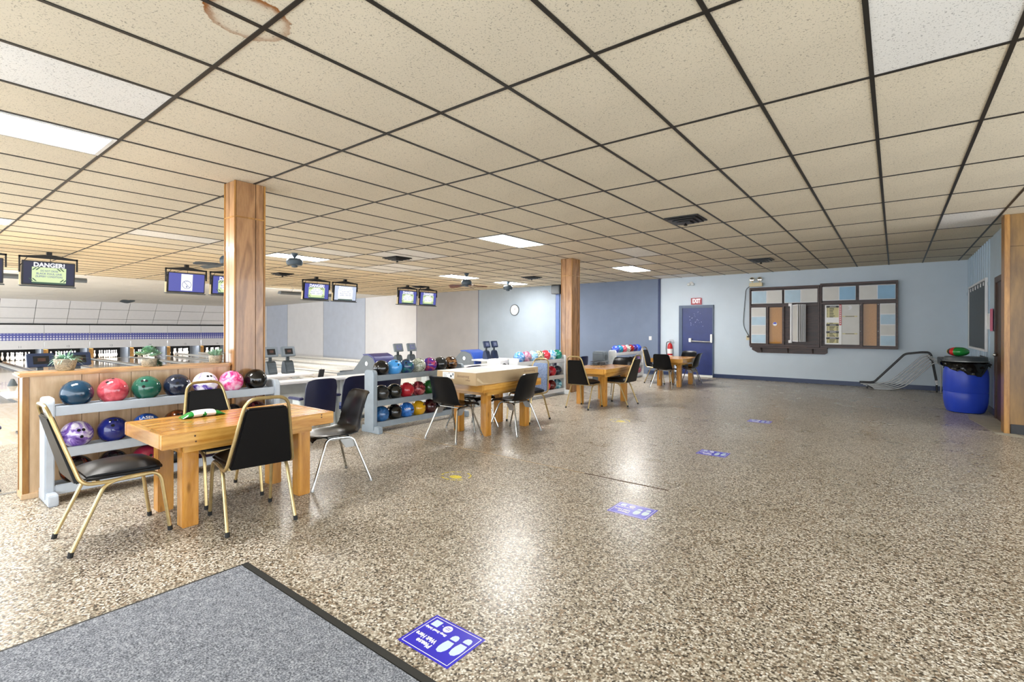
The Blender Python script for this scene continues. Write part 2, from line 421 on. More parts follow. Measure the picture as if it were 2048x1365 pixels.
# ------------------------------------------------------------------ exit door
d1 = struct(box('door_1', 'door', (-4.90, -4.06, YB-.035, YB-.005, .06, 1.97)))
for q in ((-5.0, -4.90, YB-.06, YB, 0, 2.05), (-4.06, -4.03, YB-.05, YB, 0, 2.05), (-5.0, -4.03, YB-.055, YB, 1.97, 2.05)): box('door_frame', 'doorf', q, d1, .004)
box('threshold', 'white', (-4.99, -4.04, YB-.09, YB, 0, .055), d1, .004)
pb = MB().cyl((-4.66, YB-.09, 1.02), (-4.08, YB-.09, 1.0), .02, 10).build('push_bar', 'galv', d1)
box('bar_bracket', 'white', (-4.70, -4.63, YB-.11, YB-.03, .99, 1.10), pb, .006); box('bar_bracket', 'white', (-4.10, -4.05, YB-.11, YB-.03, .98, 1.22), pb, .006)
# door scuffs (old tape marks)
mb = MB()
for k in range(26):
    x = random.uniform(-4.72, -4.32); z = random.uniform(1.42, 1.86); mb.box(x, x+random.uniform(.004, .02), YB-.0372, YB-.03, z, z+random.uniform(.004, .03))
s_ = mb.build('tape_mark', 'scuff', d1, smooth=False); s_['kind'] = 'stuff'
# ------------------------------------------------------------------ ceiling
DX, DY, X0, Y0 = .6034, 1.2323, -2.525, -.0389
ce = struct(box('ceiling', 'trim_white', (-18.6, 5, -3, YB+.1, CEIL+.07, CEIL+.12)))
LIGHTS = [(-5, 0), (-13, 0), (-5, 5), (-5, 9), (-13, 4), (-13, 8), (-13, 10)]
WHITE = {(-3, 0), (4, 2), (5, 7), (-3, 7), (-4, 8), (-12, 2), (-9, 5), (-11, 4), (-14, 5), (-10, 5), (-4, 11), (-5, 11), (-13, 6), (-14, 6), (-12, 6)}
cells = []
for i in range(-27, 13):
    for j in range(-3, 12):
        x0, x1 = X0+i*DX, X0+(i+1)*DX; y0, y1 = Y0+j*DY, min(Y0+(j+1)*DY, YB)
        if x0 > 1.2 and y0 > 9.0: continue
        if y0 > 9.0: x1 = min(x1, 1.25)
        x0 = max(x0, -18.5)
        if (i, j) in LIGHTS or y1-y0 < .05 or x1-x0 < .05: continue
        c = Vector(((x0+x1)/2, (y0+y1)/2, CEIL-H)); dep = c.dot(Fv)
        u = c.dot(Rv)/max(dep, .1)
        vis = dep > .6 and abs(u) < 1.25
        cells.append((0 if vis else 1, c.length, i, j, x0, x1, y0, y1))
cells.sort()
share = {}; rest = MB(); resto = MB()
for k, (nv, d, i, j, x0, x1, y0, y1) in enumerate(cells):
    mm = 'tile_white' if (i, j) in WHITE else ('tile_warmlit' if x1 < -10.4 else 'tile')
    if k < 296 or mm == 'tile_white':
        key = (mm, round(x1-x0, 3), round(y1-y0, 3))
        if key not in share:
            o = MB().box(-(x1-x0)/2+.004, (x1-x0)/2-.004, -(y1-y0)/2+.004, (y1-y0)/2-.004, 0, .016).build('ceiling_tile', mm, ce, smooth=False); share[key] = o
        else:
            o = share[key].copy(); C.objects.link(o); o.parent = ce
        o.location = ((x0+x1)/2, (y0+y1)/2, CEIL+.002)
    else:
        (resto if mm == 'tile_warmlit' else rest).box(x0+.004, x1-.004, y0+.004, y1-.004, CEIL+.002, CEIL+.018)
for r_, mm in ((rest, 'tile'), (resto, 'tile_warmlit')):
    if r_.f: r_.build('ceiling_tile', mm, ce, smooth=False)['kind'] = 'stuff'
for i in range(-26, 14):
    x = X0+i*DX; y1 = YB if x < 1.2 else 9.1
    if x > -18.5: box('grid_bar', 'bar', (x-.012, x+.012, -3, y1, CEIL-.003, CEIL+.03), ce, smooth=False)
for j in range(-2, 12):
    y = Y0+j*DY; x1 = 5 if y < 9.1 else 1.25
    box('grid_bar', 'bar', (-18.5, x1, y-.0115, y+.0115, CEIL-.0035, CEIL+.03), ce, smooth=False)
# lower ceiling over the lanes, then the slanting panels above the pins
W = struct(MB().prism([(-18.5, 2.875), (-31.6, 2.68), (-31.6, 2.74), (-18.5, 2.95)], -3, YB, 'Y').build('ceiling', 'trim_white', smooth=False))
for k in range(5):
    for q in range(10):
        xa = -18.5-k*2.62; xb = xa-2.62; za = 2.875+(xa+18.5)*.01489; zb = 2.875+(xb+18.5)*.01489
        ya = -2.9+q*1.74; yb = min(ya+1.74, YB)
        MB().prism([(xa-.008, za-.002), (xb+.008, zb-.002), (xb+.008, zb-.012), (xa-.008, za-.012)], ya+.008, yb-.008, 'Y').build('ceiling_panel', 'tile_white', W, smooth=False)
MB().prism([(7.05, -.02), (7.2, .09), (7.4, .05), (7.62, .10), (7.66, .0), (7.5, -.05), (7.35, -.10), (7.2, -.07)], -29.3, -29.1, 'X', Matrix.Translation((0, 0, 2.64))).build('torn_patch', 'dkgrey', W, .02)
P0, P1 = Vector((-31.6, 0, 2.68)), Vector((-32.5, 0, 1.50))
up_ = struct(MB().prism([(P0.x-.05, P0.z), (P0.x-.12, P0.z), (P1.x-.12, P1.z), (P1.x-.05, P1.z)], -3, YB, 'Y').build('wall_left', 'dkgrey', smooth=False))
fr = [0, .33, .74, 1]
for r_ in range(3):
    a, b = P0.lerp(P1, fr[r_]+.006), P0.lerp(P1, fr[r_+1]-.006)
    for q in range(15):
        ya = -2.6+q*1.19+.010; yb = min(ya+1.19-.020, YB)
        if yb < 1: continue
        MB().prism([(a.x, a.z), (b.x, b.z), (b.x-.06, b.z), (a.x-.06, a.z)], ya, yb, 'Y').build('slant_panel', 'mask', up_, smooth=False)
# ------------------------------------------------------------------ fluorescent ceiling lights
def light(i, j, label):
    x0, y0 = X0+i*DX, Y0+j*DY
    t = thing('ceiling_light', (x0+DX/2, y0+DY/2, CEIL), label, 'ceiling light', 0, None)
    hx, hy = DX/2-.014, DY/2-.014
    mb = MB()
    for q in ((-hx, hx, -hy, -hy+.03), (-hx, hx, hy-.03, hy), (-hx, -hx+.03, -hy+.03, hy-.03), (hx-.03, hx, -hy+.03, hy-.03)): mb.box(*q, -.008, .03)
    mb.build('light_frame', 'trim_white', t, smooth=False)
    MB().box(-hx+.03, hx-.03, -hy+.03, hy-.03, -.002, .02).build('diffuser', 'lamp', t, smooth=False)
for ij, lb in zip(LIGHTS, ['big lit fluorescent ceiling panel at the upper left, nearest the camera', 'lit ceiling panel cut by the left frame edge above the lanes', 'lit ceiling panel in the middle of the room, over the table with the box',
     'lit ceiling panel in front of the exit door', 'lit ceiling panel behind the bladeless fan beside the nearer column', 'lit ceiling panel behind the fan with red-brown blades', 'small far lit ceiling panel above the wall clock']): light(*ij, lb)
# strip reflectors that light the pin end
for y0, y1, lb in ((-1.0, 3.35, 'long strip light reflector ending beside the danger screen'), (8.5, 11.4, 'long grey strip light reflector behind the pair of danger screens')):
    t = thing('strip_light', (-16.8, (y0+y1)/2, 2.56), lb, 'strip light'); L = (y1-y0)/2
    la = bpy.data.lights.new('strip_lamp', 'AREA'); la.shape = 'RECTANGLE'; la.size = .1; la.size_y = 2*L; la.energy = 55
    lo = bpy.data.objects.new('strip_lamp', la); C.objects.link(lo); lo.location = (-16.82, (y0+y1)/2, 2.53); lo.rotation_euler = (0, .75, 0)
    MB().prism([(-.12, 0), (.10, -.03), (.14, .03), (.10, .09), (-.06, .09)], -L, L).build('reflector', 'grey', t, .004)
    MB().box(-.09, .08, -L+.05, L-.05, -.012, .0).build('tube_lamp', 'lamp', t)
    mb = MB()
    for q in (-L*.7, L*.7): mb.tube(rnd([(0, q, .09), (.05, q+.05, .2), (0, q, .30)], .05), .006, 5)
    mb.build('hanger_wire', 'galv', t)
# ------------------------------------------------------------------ vents
VT = None
for k, (x, y, lb) in enumerate([(-2.27, 6.80, 'square black ceiling vent nearest the camera, right of the middle light'), (-2.29, 11.72, 'black ceiling vent nearest the notice boards'), (-8.42, 6.82, 'black ceiling vent left of the middle light'),
        (-13.38, 6.86, 'black ceiling vent behind the bladeless fan beside the nearer column'), (-8.37, 11.7, 'black ceiling vent left of the farther wooden column'), (-13.4, 11.9, 'black ceiling vent above the farthest pair of screens')]):
    if k == 0:
        VT = t = thing('ceiling_vent', (x, y, CEIL), lb, 'vent', 0, None)
        box('vent_frame', 'black', (-.23, .23, -.22, .22, -.018, -.002), t, .006)
        for n, (a, z) in enumerate(((.19, -.034), (.14, -.050), (.09, -.064))): box('louver', 'black', (-a, a, -a, a, z, z+.012), t, .004)
        MB().lathe([(.012, -.10), (.03, -.09), (.012, -.075), (.01, -.05)], 10).build('damper_knob', 'black', t)
    else: dup(VT, (x, y, CEIL), None, lb)
# ------------------------------------------------------------------ ceiling fans
def fan(x, y, lb, blades, rod=.06, ang=0, rm=.14, bm='blade'):
    t = thing('ceiling_fan', (x, y, CEIL), lb, 'ceiling fan')
    MB().lathe([(.02, -.09), (.06, -.03), (.065, -.002)], 16).build('canopy', 'fan', t)
    MB().cyl((0, 0, -.08), (0, 0, -.09-rod), .012, 8).build('rod', 'fan', t)
    z = -.08-rod
    MB().lathe([(.02, z-.19), (.055, z-.18), (.06, z-.15), (rm*.9, z-.14), (rm, z-.10), (rm, z-.05), (rm*.75, z-.005), (.03, z)], 24).build('motor', 'fan', t)
    for k in range(blades):
        T = Matrix.Rotation(ang+k*2*math.pi/5, 4, 'Z') @ Matrix.Translation((0, 0, z-.15)) @ Matrix.Rotation(.06, 4, 'Y') @ Matrix.Rotation(.3, 4, 'X')
        b = MB().prism([(.19, -.045), (.50, -.065), (.56, -.045), (.57, 0), (.56, .045), (.50, .065), (.19, .045)], -.004, .004, 'Z', T).build('blade', bm, t, .002)
        MB().prism([(.08, -.015), (.20, -.03), (.20, .03), (.08, .015)], -.008, -.003, 'Z', T).build('blade_bracket', 'fan', b)
fan(-9.25, 9.87, 'ceiling fan with red-brown blades right of the danger screens', 5, .10, .75)
fan(-9.6, 5.17, 'dark domed ceiling fan motor without blades right of the nearer wooden column', 0, .02, 0, .155)
fan(-9.85, 12.45, 'small far bladeless fan motor above the wall clock', 0, .03, 0, .15)
fan(-9.33, 3.80, 'dark ceiling fan with long grey blades partly behind the nearer wooden column', 5, .16, 2.3, .13, 'fan')
# ------------------------------------------------------------------ wooden columns
def column(x0, x1, y0, y1, lb, mat='ply_col'):
    t = thing('wooden_column', ((x0+x1)/2, (y0+y1)/2, 0), lb, 'column'); hx, hy = (x1-x0)/2, (y1-y0)/2
    box('core', 'gap', (-hx+.008, hx-.008, -hy+.008, hy-.008, 0, CEIL), t, smooth=False)
    for za, zb in ((.0, 2.50), (2.512, CEIL-.001)):
        box('panel', mat, (hx-.01, hx, -hy+.012, hy*.36, za, zb), t, .002); box('panel', mat, (hx-.01, hx, hy*.36+.006, hy-.012, za, zb), t, .002)
        box('panel', mat, (-hx+.012, -hx*.2, -hy, -hy+.01, za, zb), t, .002); box('panel', mat, (-hx*.2+.006, hx-.012, -hy, -hy+.01, za, zb), t, .002)
        box('panel', mat, (-hx, -hx+.01, -hy+.012, hy-.012, za, zb), t, .002); box('panel', mat, (-hx+.012, hx-.012, hy-.01, hy, za, zb), t, .002)
    for sx in (-1, 1):
        for sy in (-1, 1): box('corner_bead', 'wood_trim', (sx*hx-.008, sx*hx+.004*sx if sx > 0 else -hx+.008, sy*hy-.008, sy*hy+.008, 0, CEIL-.002) if sx > 0 else (-hx-.004, -hx+.008, sy*hy-.008, sy*hy+.008, 0, CEIL-.002), t, .002)
    box('belt_trim', 'wood_trim', (-hx-.005, hx+.005, -hy-.005, hy+.005, 2.498, 2.514), t, .003)
column(-5.565, -5.325, 2.235, 2.535, 'tall wooden column at the end of the partition with the planters')
column(-5.72, -5.45, 9.10, 9.42, 'tall wooden column farther back, beside the rack of light balls')
# ------------------------------------------------------------------ partition with cap
t = thing('partition', (-5.505, 1.46, 0), 'low wood-panelled partition with a flat cap behind the nearest ball rack', 'partition')
y0, y1 = -.76, .77
box('core', 'gap', (-.095, .085, y0+.012, y1, .04, .965), t, smooth=False)
ys = [y0+.033]
for wd in (.32, .115, .225, .135, .23, .10, .175): ys.append(ys[-1]+wd)
ys[-1] = y1
for a, b in zip(ys, ys[1:]): box('board', 'ply', (.085, .098, a+.0018, b-.0018, .04, .965), t, .0015)
box('board', 'ply_light', (-.09, .088, y0, y0+.012, .04, .965), t, .002)
box('corner_post', 'wood_trim', (.090, .106, y0-.006, y0+.034, .02, .965), t, .004); box('corner_post', 'wood_trim', (-.10, -.085, y0-.006, y0+.02, .02, .965), t, .003)
box('base_trim', 'ply', (-.10, .112, y0-.012, y1, 0, .045), t, .004)
box('cap', 'wood_trim_y', (-.14, .135, y0-.035, y1, .965, .998), t, .01)
# ------------------------------------------------------------------ planters
def planter(y, x, lb, r0, r1, h, kind, potm='pot'):
    t = thing('planter', (x, y, .998), lb, 'potted plant')
    MB().lathe([(r0, 0), (r0*1.12, h*.12), (r1, h*.85), (r1, h), (r1*.9, h), (r1*.88, h*.8), (.01, h*.8)], 28).build('pot', potm, t)
    MB().lathe([(r1*.88, h*.80), (r1*.8, h*.9), (.01, h*.93)], 18).build('soil', 'soil', t)
    mb = MB(); rg = random.Random(int(y*1000))
    def leaf(p, d, L, wd, mbx, bend=.3):
        d = Vector(d).normalized(); sd = d.cross(Vector((0, 0, 1)))
        sd = (sd if sd.length > .05 else Vector((1, 0, 0))).normalized(); n = sd.cross(d)
        vs = []; N = 4
        for i in range(N+1):
            q = i/N; c = Vector(p)+d*L*q-Vector((0, 0, 1))*bend*L*q*q; ww = wd*math.sin(math.pi*(.12+.86*q))
            vs += [c-sd*ww+n*ww*.4, c+n*(-.1*ww), c+sd*ww+n*ww*.4]
        fs = []
        for i in range(N):
            for e in (0, 1): fs.append((i*3+e, i*3+e+1, i*3+e+4, i*3+e+3))
        mbx.add(vs, fs)
    if kind == 'spiky':
        for k in range(95):
            a = rg.uniform(0, 6.28); el = rg.uniform(.1, 1.3); leaf((math.cos(a)*r1*.5*rg.random(), math.sin(a)*r1*.5*rg.random(), h*.9), (math.cos(a)*math.cos(el), math.sin(a)*math.cos(el), math.sin(el)), rg.uniform(.07, .13), .006, mb, rg.uniform(.2, .9))
        mb.build('leaves', 'leaf', t)['kind'] = 'stuff'
    elif kind == 'rosette':
        m2, m3 = MB(), MB()
        for k in range(24):
            a = rg.uniform(0, 6.28); rr = rg.uniform(0, r1*1.45); cx, cy, cz = math.cos(a)*rr, math.sin(a)*rr*1.1, h+.01+.075*(1-rr/r1/1.5)+rg.uniform(-.01, .015)
            for ring, (el, L) in enumerate(((.25, .046), (.75, .036), (1.2, .024))):
                for q in range(8):
                    b = q*.785+ring*.4; leaf((cx, cy, cz), (math.cos(b)*math.cos(el), math.sin(b)*math.cos(el), math.sin(el)), L, .014, (mb, m2)[k % 3 == 0], -.2)
        for k in range(60):
            q = rg.random(); leaf((rg.uniform(-.01, .05), r1*.75+.035*q+rg.uniform(-.01, .01), h*.95-q*h*.95), (rg.uniform(-.3, 1), rg.uniform(-.5, 1), rg.uniform(-.2, .4)), .026, .008, m3)
        mb.build('leaves', 'leaf', t)['kind'] = 'stuff'; m2.build('leaves', 'leaf2', t)['kind'] = 'stuff'; m3.build('trailing_leaves', 'leafd', t)['kind'] = 'stuff'
    else:
        for k in range(46):
            a = rg.uniform(0, 6.28); el = rg.uniform(.35, 1.25); rr = r1*.6*rg.random()
            leaf((math.cos(a)*rr, math.sin(a)*rr, h*.85), (math.cos(a)*math.cos(el), math.sin(a)*math.cos(el), math.sin(el)), rg.uniform(.065, .095), .011, mb, -.05)
        mb.build('leaves', 'leaf', t)['kind'] = 'stuff'
planter(.965, -5.50, 'speckled stone bowl of spiky grass-like leaves at the near end of the partition', .054, .078, .098, 'spiky')
planter(1.555, -5.50, 'ribbed stone pot of rosette succulents with trailing leaves, middle of the three', .052, .064, .070, 'rosette')
planter(2.13, -5.52, 'round pale pot of upright aloe leaves against the wooden column', .050, .062, .080, 'aloe')
# ------------------------------------------------------------------ ball racks
RB = .108
HOLES = None
def hole_mesh(tri):
    me = bpy.data.meshes.new('finger_hole'); n = 12
    me.from_pydata([(math.cos(2*math.pi*k/n)*.0125, math.sin(2*math.pi*k/n)*.0125, 0) for k in range(n)]+[(0, 0, .0006)], [], [(k, (k+1) % n, n) for k in range(n)])
    me.materials.append(M['hole']); return me
HM = hole_mesh(0)
bm_ = MB().sphere((0, 0, 0), RB, 32, 20)
BM = bm_.build('ball_proto', 'black').data
bpy.data.objects.remove(bpy.data.objects['ball_proto'])
def ball(loc, cols, lb, group, holes=None, rough=.12, cat='bowling ball'):
    me = BM.copy() if cols else BM
    nm = 'ball_'+str(len(bpy.data.materials))
    mt = ball_mat(nm, *cols) if isinstance(cols, tuple) else ball_mat(nm, cols)
    if len(bpy.data.meshes) and mt: me.materials.clear(); me.materials.append(mt)
    o = bpy.data.objects.new('bowling_ball', me); C.objects.link(o); o.location = loc
    o.rotation_euler = (0, 0, 0); tag(o, lb, cat, group)
    if holes is not None:
        d = Vector(holes).normalized()
        a = d.cross(Vector((0, 0, 1))).normalized(); b = d.cross(a)
        for k, (p, q) in enumerate(((-.14, -.1), (.14, -.1), (0, .42))):
            n = (d+a*p+b*q).normalized()
            h_ = bpy.data.objects.new('finger_hole', HM); C.objects.link(h_); h_.parent = o
            h_.rotation_mode = 'QUATERNION'; h_.rotation_quaternion = n.to_track_quat('Z', 'Y'); h_.location = n*(RB+.0001)
    return o
def ball_text(o, s, d, size, mat='white'):
    d = Vector(d).normalized(); x = Vector((0, 0, 1)).cross(d).normalized(); y = d.cross(x)
    def fn(co):
        p = (d*RB+x*co.x+y*co.y).normalized(); return p*(RB+.0006+co.z*.5)
    text('lettering', s, size, mat, None, o, bold=.0008, fn=fn)
def rack(xb, y0, n, lb, mat, pitch=.235, hole=True):
    """xb: x of the ball centres; y0: first ball; returns the rack's thing"""
    L = n*pitch; ya = -pitch/2-.03; yb = L-pitch/2+.03
    t = thing('ball_rack', (xb, y0, 0), lb, 'ball rack')
    for y in (ya-.058, yb):
        prof = [(-.10, 0.03), (.10, 0.03), (.105, .76), (.10, .79), (.075, .815), (-.075, .815), (-.10, .79), (-.105, .76)]
        e = MB().prism(prof, y, y+.058).build('end_board', mat, t, .008)
        if hole: MB().lathe([(.036, -.002), (.036, .060)], 20, Matrix.Translation((0, y, .62)) @ Matrix.Diagonal((1, 1, 1.4, 1)), 'Y').build('hand_hole', 'greyl', e)
        MB().prism([(-.17, 0), (.20, 0), (.21, .03), (.20, .085), (.18, .09), (-.15, .09), (-.165, .085), (-.17, .03)], y+.006, y+.064).build('foot', mat, e, .006)
    for z in (.745, .415, .135):
        for x in (-.083, .063): box('shelf_rail', mat, (x, x+.032, ya, yb, z-.075, z), t, .006)
        for y in (ya+L*.33, ya+L*.68): box('rail_tie', mat, (-.05, .064, y, y+.03, z-.07, z-.05), t)
    return t
def fill(xb, y0, rows, rname, holes=True, pitch=.235):
    for (z, rown), row in zip(((.745, 'top'), (.415, 'middle'), (.135, 'bottom')), rows):
        for k, c in enumerate(row):
            if c is None: continue
            desc, cols = c[0], c[1]
            hd = None
            if holes: hd = (random.uniform(.5, 1), random.uniform(-.7, .2), random.uniform(.3, 1.2)) if len(c) < 3 else c[2]
            # the ball sinks between its two rails
            o = ball((xb-.004, y0+k*pitch, z+.080), cols, desc+' bowling ball, '+rown+' row of the '+rname, 'bowling balls on the '+rname, hd)
            if len(c) > 3: ball_text(o, *c[3])
X1 = -5.215
rack(X1, .985, 7, 'pale grey ball rack standing against the wood-panelled partition', 'rack')
fill(X1, .985, [
  [('sparkly dark teal', '10364f', (-.2, -.5, 1)), ('coral red', ('a83242', 'd9606c'), (.3, -.3, 1.2)), ('bottle green', '1d5a4a', (1, -.5, .8)), ('midnight navy', '1a2236', (1, -.3, .9)),
   ('white and violet marbled', ('f0ecf4', 'e8e0f0', '4a2aa8', 7), (1, .1, .8)), ('hot pink marbled', ('e0307a', 'f08ab8', 'f6d0e0', 9), (.2, .3, 1)), ('glossy black', '0a0a0c', (-.5, .3, 1))],
  [('white and purple streaked', ('e6e0ee', '8a6cc0', '4a2a80', 8), (1, .1, .35)), ('royal blue', '16206e', (.8, -.2, 1)), ('bright blue lettered', ('123a8a', '2a6ad0'), (0, -1, .1), ('LASER', (1, -.25, 1.15), .044)), ('bronze brown', ('4a2412', '8a4a24'), None or (1, 0, .8)),
   ('dark wine', '3a0f18'), ('smoky black', '17171a'), ('dark maroon swirled', ('2a0c12', '5a1a24'))],
  [('black and ember orange', ('0e0a0a', '1a0c0a', '8a3a16', 6), (1, .3, .4)), ('black and deep red', ('0c0b0b', '141010', '4a1a1e', 5), (1, .2, .9)), ('crimson', '8a1f38', (1, .2, .2)), ('plain black', '0b0b0d'), ('dark plum', '2a1230'), ('ink blue', '10162e'), ('scuffed black', '19191b')]], 'rack by the partition')
X2 = -5.40
rack(X2, 4.115, 7, 'blue-grey ball rack standing beyond the nearest table', 'rack2', .216, False)
fill(X2, 4.115, [
  [('shiny black', '0d0d0e', (.3, -.2, 1)), ('sky blue', '4a9be0', (1, -.1, 1)), ('teal and navy', ('1a4a64', '2a3a6a', '2a7a70', 5), (.5, -.5, 1)), ('silver swirled', ('8a9284', 'c0c4b4', '5a6656', 12), (.2, .3, 1)),
   ('purple-blue', ('2a2a9a', '6a2a7a', 'c04a5a', 5), (1, .3, .8)), ('charcoal', '222426', (1, .2, .9)), ('leopard-spotted', ('1a0f0a', '3a2216', 'a0744a', 16), (.6, .2, .8))],
  [('dark grey', '2a2b2b', (1, 0, .6)), ('olive black', '1c1c18', (1, .5, .3)), ('cherry red', 'b01a2a', (.2, .3, 1)), ('maroon swirled', ('4a1018', '8a2a3a', 'c06a6a', 8), (1, .3, .5)), ('forest green', '0f5a22', (1, .2, .8)), ('faded black', '202022'), ('deep navy', '141a36')],
  [('steel blue', ('1d4a7a', '2f6aa8'), (.2, .3, 1)), ('jet black', '0c0c0d', (.1, .3, 1)), ('azure lettered', ('1f5fb4', '3a82d8'), (1, .2, 0), ('LASER', (1, -.6, .35), .034)), ('yellow', 'd9a516', (1, .4, .5)), ('dark maroon', '3a1016', (1, .3, .6)), ('black marbled', ('101012', '2a2a2e')), ('dusky blue', '2a3a5a')]], 'rack beyond the nearest table', True, .216)
X3 = -5.52
rack(X3, 7.33, 7, 'white-grey ball rack of light balls in front of the farther column', 'rackw', .216)
fill(X3, 7.33, [
  [('pale and mid blue', ('7ab4e0', '2a6ac0', 'b8d8ee', 5)), ('mauve pink marbled', ('9a5a7a', 'd0a0b0', '6a6a8a', 7)), ('ice blue', ('a8d0e8', '6aa8d8', 'e0f0f6', 6)), ('tan and olive swirled', ('5a5a44', 'b0a88a', 'e0d8c0', 9)), ('scarlet', ('c02434', 'e05060')), ('light blue swirled', ('4a98d0', 'a0d0e8', 'e0eef4', 6)), ('jade green', ('0e6a5a', '2a9a84'))],
  [('dark violet', '2e1a44'), ('brick red', '8a2a24'), ('smoke black', '1d1d20'), ('rose', 'b04a5a'), ('plum', '6a2a52'), ('ruby red', 'b01e2e'), ('blue black', '1c2034')],
  [('rust', '8a3a20'), ('slate black', '24262a'), ('wine red', '6a1622'), ('tomato', 'c0402e'), ('coral', 'c83a3e'), ('dark red-brown', '5a1a1a'), ('aqua and grey', ('2a5a74', '6ab0c4', 'b0d0d8', 6))]], 'rack by the farther column', False, .216)
X4 = -5.74
rack(X4, 11.78, 7, 'white-grey ball rack farthest back, beside the slate blue wall', 'rackw', .232)
fill(X4, 11.78, [
  [('violet blue', ('2a3ab0', '5a7ad8')), ('blue and teal', ('2a6ab8', '2a9a98')), ('red and pink', ('b81e30', 'e08090')), ('black and white zebra', ('0a0a0a', 'e0e0da', '141414', 9)), ('red and brown', ('5a1016', 'a82a30')), ('indigo', ('2a1a6a', '4a3aa0')), ('cobalt', ('1a3ab8', '3a6ae0'))],
  [('grey black', '1e1e20'), ('moss', '2e3a22'), ('garnet', '5a1220'), ('denim', '2c4468'), ('soot black', '141416'), ('plum black', '221826'), ('lilac marbled', ('7a4aa8', 'b08ad0', '3a2a5a', 6))],
  [('coal', '111113'), ('rust red', '7a2a1e'), ('teal', '16484c'), ('brown', '3c2418'), ('dusk blue', '22305a'), ('night black', '0f0f12'), ('dusty pink', ('8a3a4e', 'c07a8a'))]], 'farthest rack', False, .232)
# ------------------------------------------------------------------ tables
def table(cx, cy, lb, knots=()):
    t = thing('table', (cx, cy, 0), lb, 'table')
    HX, HY, ZT = .385, .61, .665; Z0 = ZT-.095
    n = 7; x0, x1 = -HX+.045, HX-.045; wd = (x1-x0)/n
    for k in range(n): box('plank', 'pine', (x0+k*wd+.002, x0+(k+1)*wd-.002, -HY+.045, HY-.045, Z0+.05, ZT-.001), t, .0025)
    box('side_board', 'pine', (-HX, -HX+.043, -HY, HY, Z0, ZT), t, .004); s1 = box('side_board', 'pine', (HX-.043, HX, -HY, HY, Z0, ZT), t, .004)
    box('end_board', 'pine_x', (-HX+.044, HX-.044, -HY, -HY+.043, Z0, ZT), t, .004); box('end_board', 'pine_x', (-HX+.044, HX-.044, HY-.043, HY, Z0, ZT), t, .004)
    ax, ay = HX-.095, HY-.15
    for s in (-1, 1):
        box('apron', 'pine', (s*ax-.02, s*ax+.02, -ay, ay, Z0-.055, Z0-.001), t, .003)
        box('apron', 'pine_x', (-ax+.02, ax-.02, s*ay-.02, s*ay+.02, Z0-.055, Z0-.001), t, .003)
        for q in (-1, 1):
            a, b = s*(HX-.15), q*(HY-.20); box('leg', 'pine_leg', (a-.05, a+.05, b-.05, b+.05, 0, Z0-.002), t, .005)
    for (y, z) in knots:
        MB().lathe([(.006, HX-.003), (.006, HX+.001)], 10, Matrix.Translation((0, y, z)), 'X').build('knot', 'gap', s1)
    return t
TA = table(-4.075, 1.72, 'varnished pine table nearest the camera with a wipes packet on it', ((-.42, .635), (-.415, .597), (.18, .62), (.50, .63), (.50, .65), (-.02, .62)))
TB = table(-4.335, 5.15, 'varnished pine table under the long cardboard box')
TC = table(-4.275, 8.235, 'varnished pine table beside the farther wooden column')
TD = table(-4.235, 11.97, 'varnished pine table in front of the exit door')
# ------------------------------------------------------------------ banquet chairs (front towards local +Y)
def banquet(loc, rz, lb, pad='vinyl', group=None):
    t = thing('banquet_chair', (*loc, 0), lb, 'chair', rz, group)
    r = .0115
    side = [(.195, .17, .405), (.208, -.10, .405), (.212, -.205, .415), (.128, -.35, .895), (-.128, -.35, .895), (-.212, -.205, .415), (-.208, -.10, .405), (-.195, .17, .405)]
    MB().tube(rnd(side, .075, 6), r, 8).build('back_frame', 'gold', t)
    for s in (-1, 1):
        f = MB().tube(rnd([(s*.205, .255, .012), (s*.2, .20, .41), (s*.2, .02, .41)], .07, 6), r, 8).build('leg', 'gold', t)
        MB().cyl((s*.205, .256, 0), (s*.205, .253, .03), .0145, 8).build('foot_cap', 'foot', f)
        g = MB().tube(rnd([(s*.215, -.255, .012), (s*.205, -.09, .395), (s*.2, .02, .41)], .07, 6), r, 8).build('leg', 'gold', t)
        MB().cyl((s*.2155, -.257, 0), (s*.2145, -.25, .03), .0145, 8).build('foot_cap', 'foot', g)
    box('cross_bar', 'gold', (-.18, .18, .16, .18, .395, .415), t); box('cross_bar', 'gold', (-.18, .18, -.13, -.11, .395, .415), t)
    # cushion: wider at the front, crowned
    n = 8; vs = []; fs = []
    for k in range(2):
        for i in range(n+1):
            for j in range(n+1):
                u, v = i/n*2-1, j/n*2-1; wid = .185+.03*(v+1)/2
                e = max(abs(u), abs(v)); rr = 1-.06*(abs(u*v))**3
                vs.append((u*wid*rr, -.185+(v+1)/2*.42*rr+.0, .418+(k*(.030+.048*(1-abs(u)**3.5)*(1-abs(v)**3.5)))))
    def id(k, i, j): return k*(n+1)**2+i*(n+1)+j
    for i in range(n):
        for j in range(n):
            fs.append((id(1, i, j), id(1, i+1, j), id(1, i+1, j+1), id(1, i, j+1))); fs.append((id(0, i, j), id(0, i, j+1), id(0, i+1, j+1), id(0, i+1, j)))
    for i in range(n):
        for a, b in ((id(0, i, 0), id(0, i+1, 0)), (id(0, i, n), id(0, i+1, n)), (id(0, 0, i), id(0, 0, i+1)), (id(0, n, i), id(0, n, i+1))): fs.append((a, b, b+(n+1)**2, a+(n+1)**2))
    MB().add(vs, fs).build('seat', 'vinyl', t, .012)
    T = Matrix.Translation((0, -.222, .445)) @ Matrix.Rotation(.277, 4, 'X')
    MB().prism([(-.195, -.025), (.195, -.025), (.130, .385), (.118, .40), (-.118, .40), (-.130, .385)], -.016, .018, 'Y', T).build('back_pad', pad, t, .008)
    return t
PI = math.pi
BQ = banquet((-4.045, .95), 0, 'brass banquet chair side-on at the near end of the nearest table')
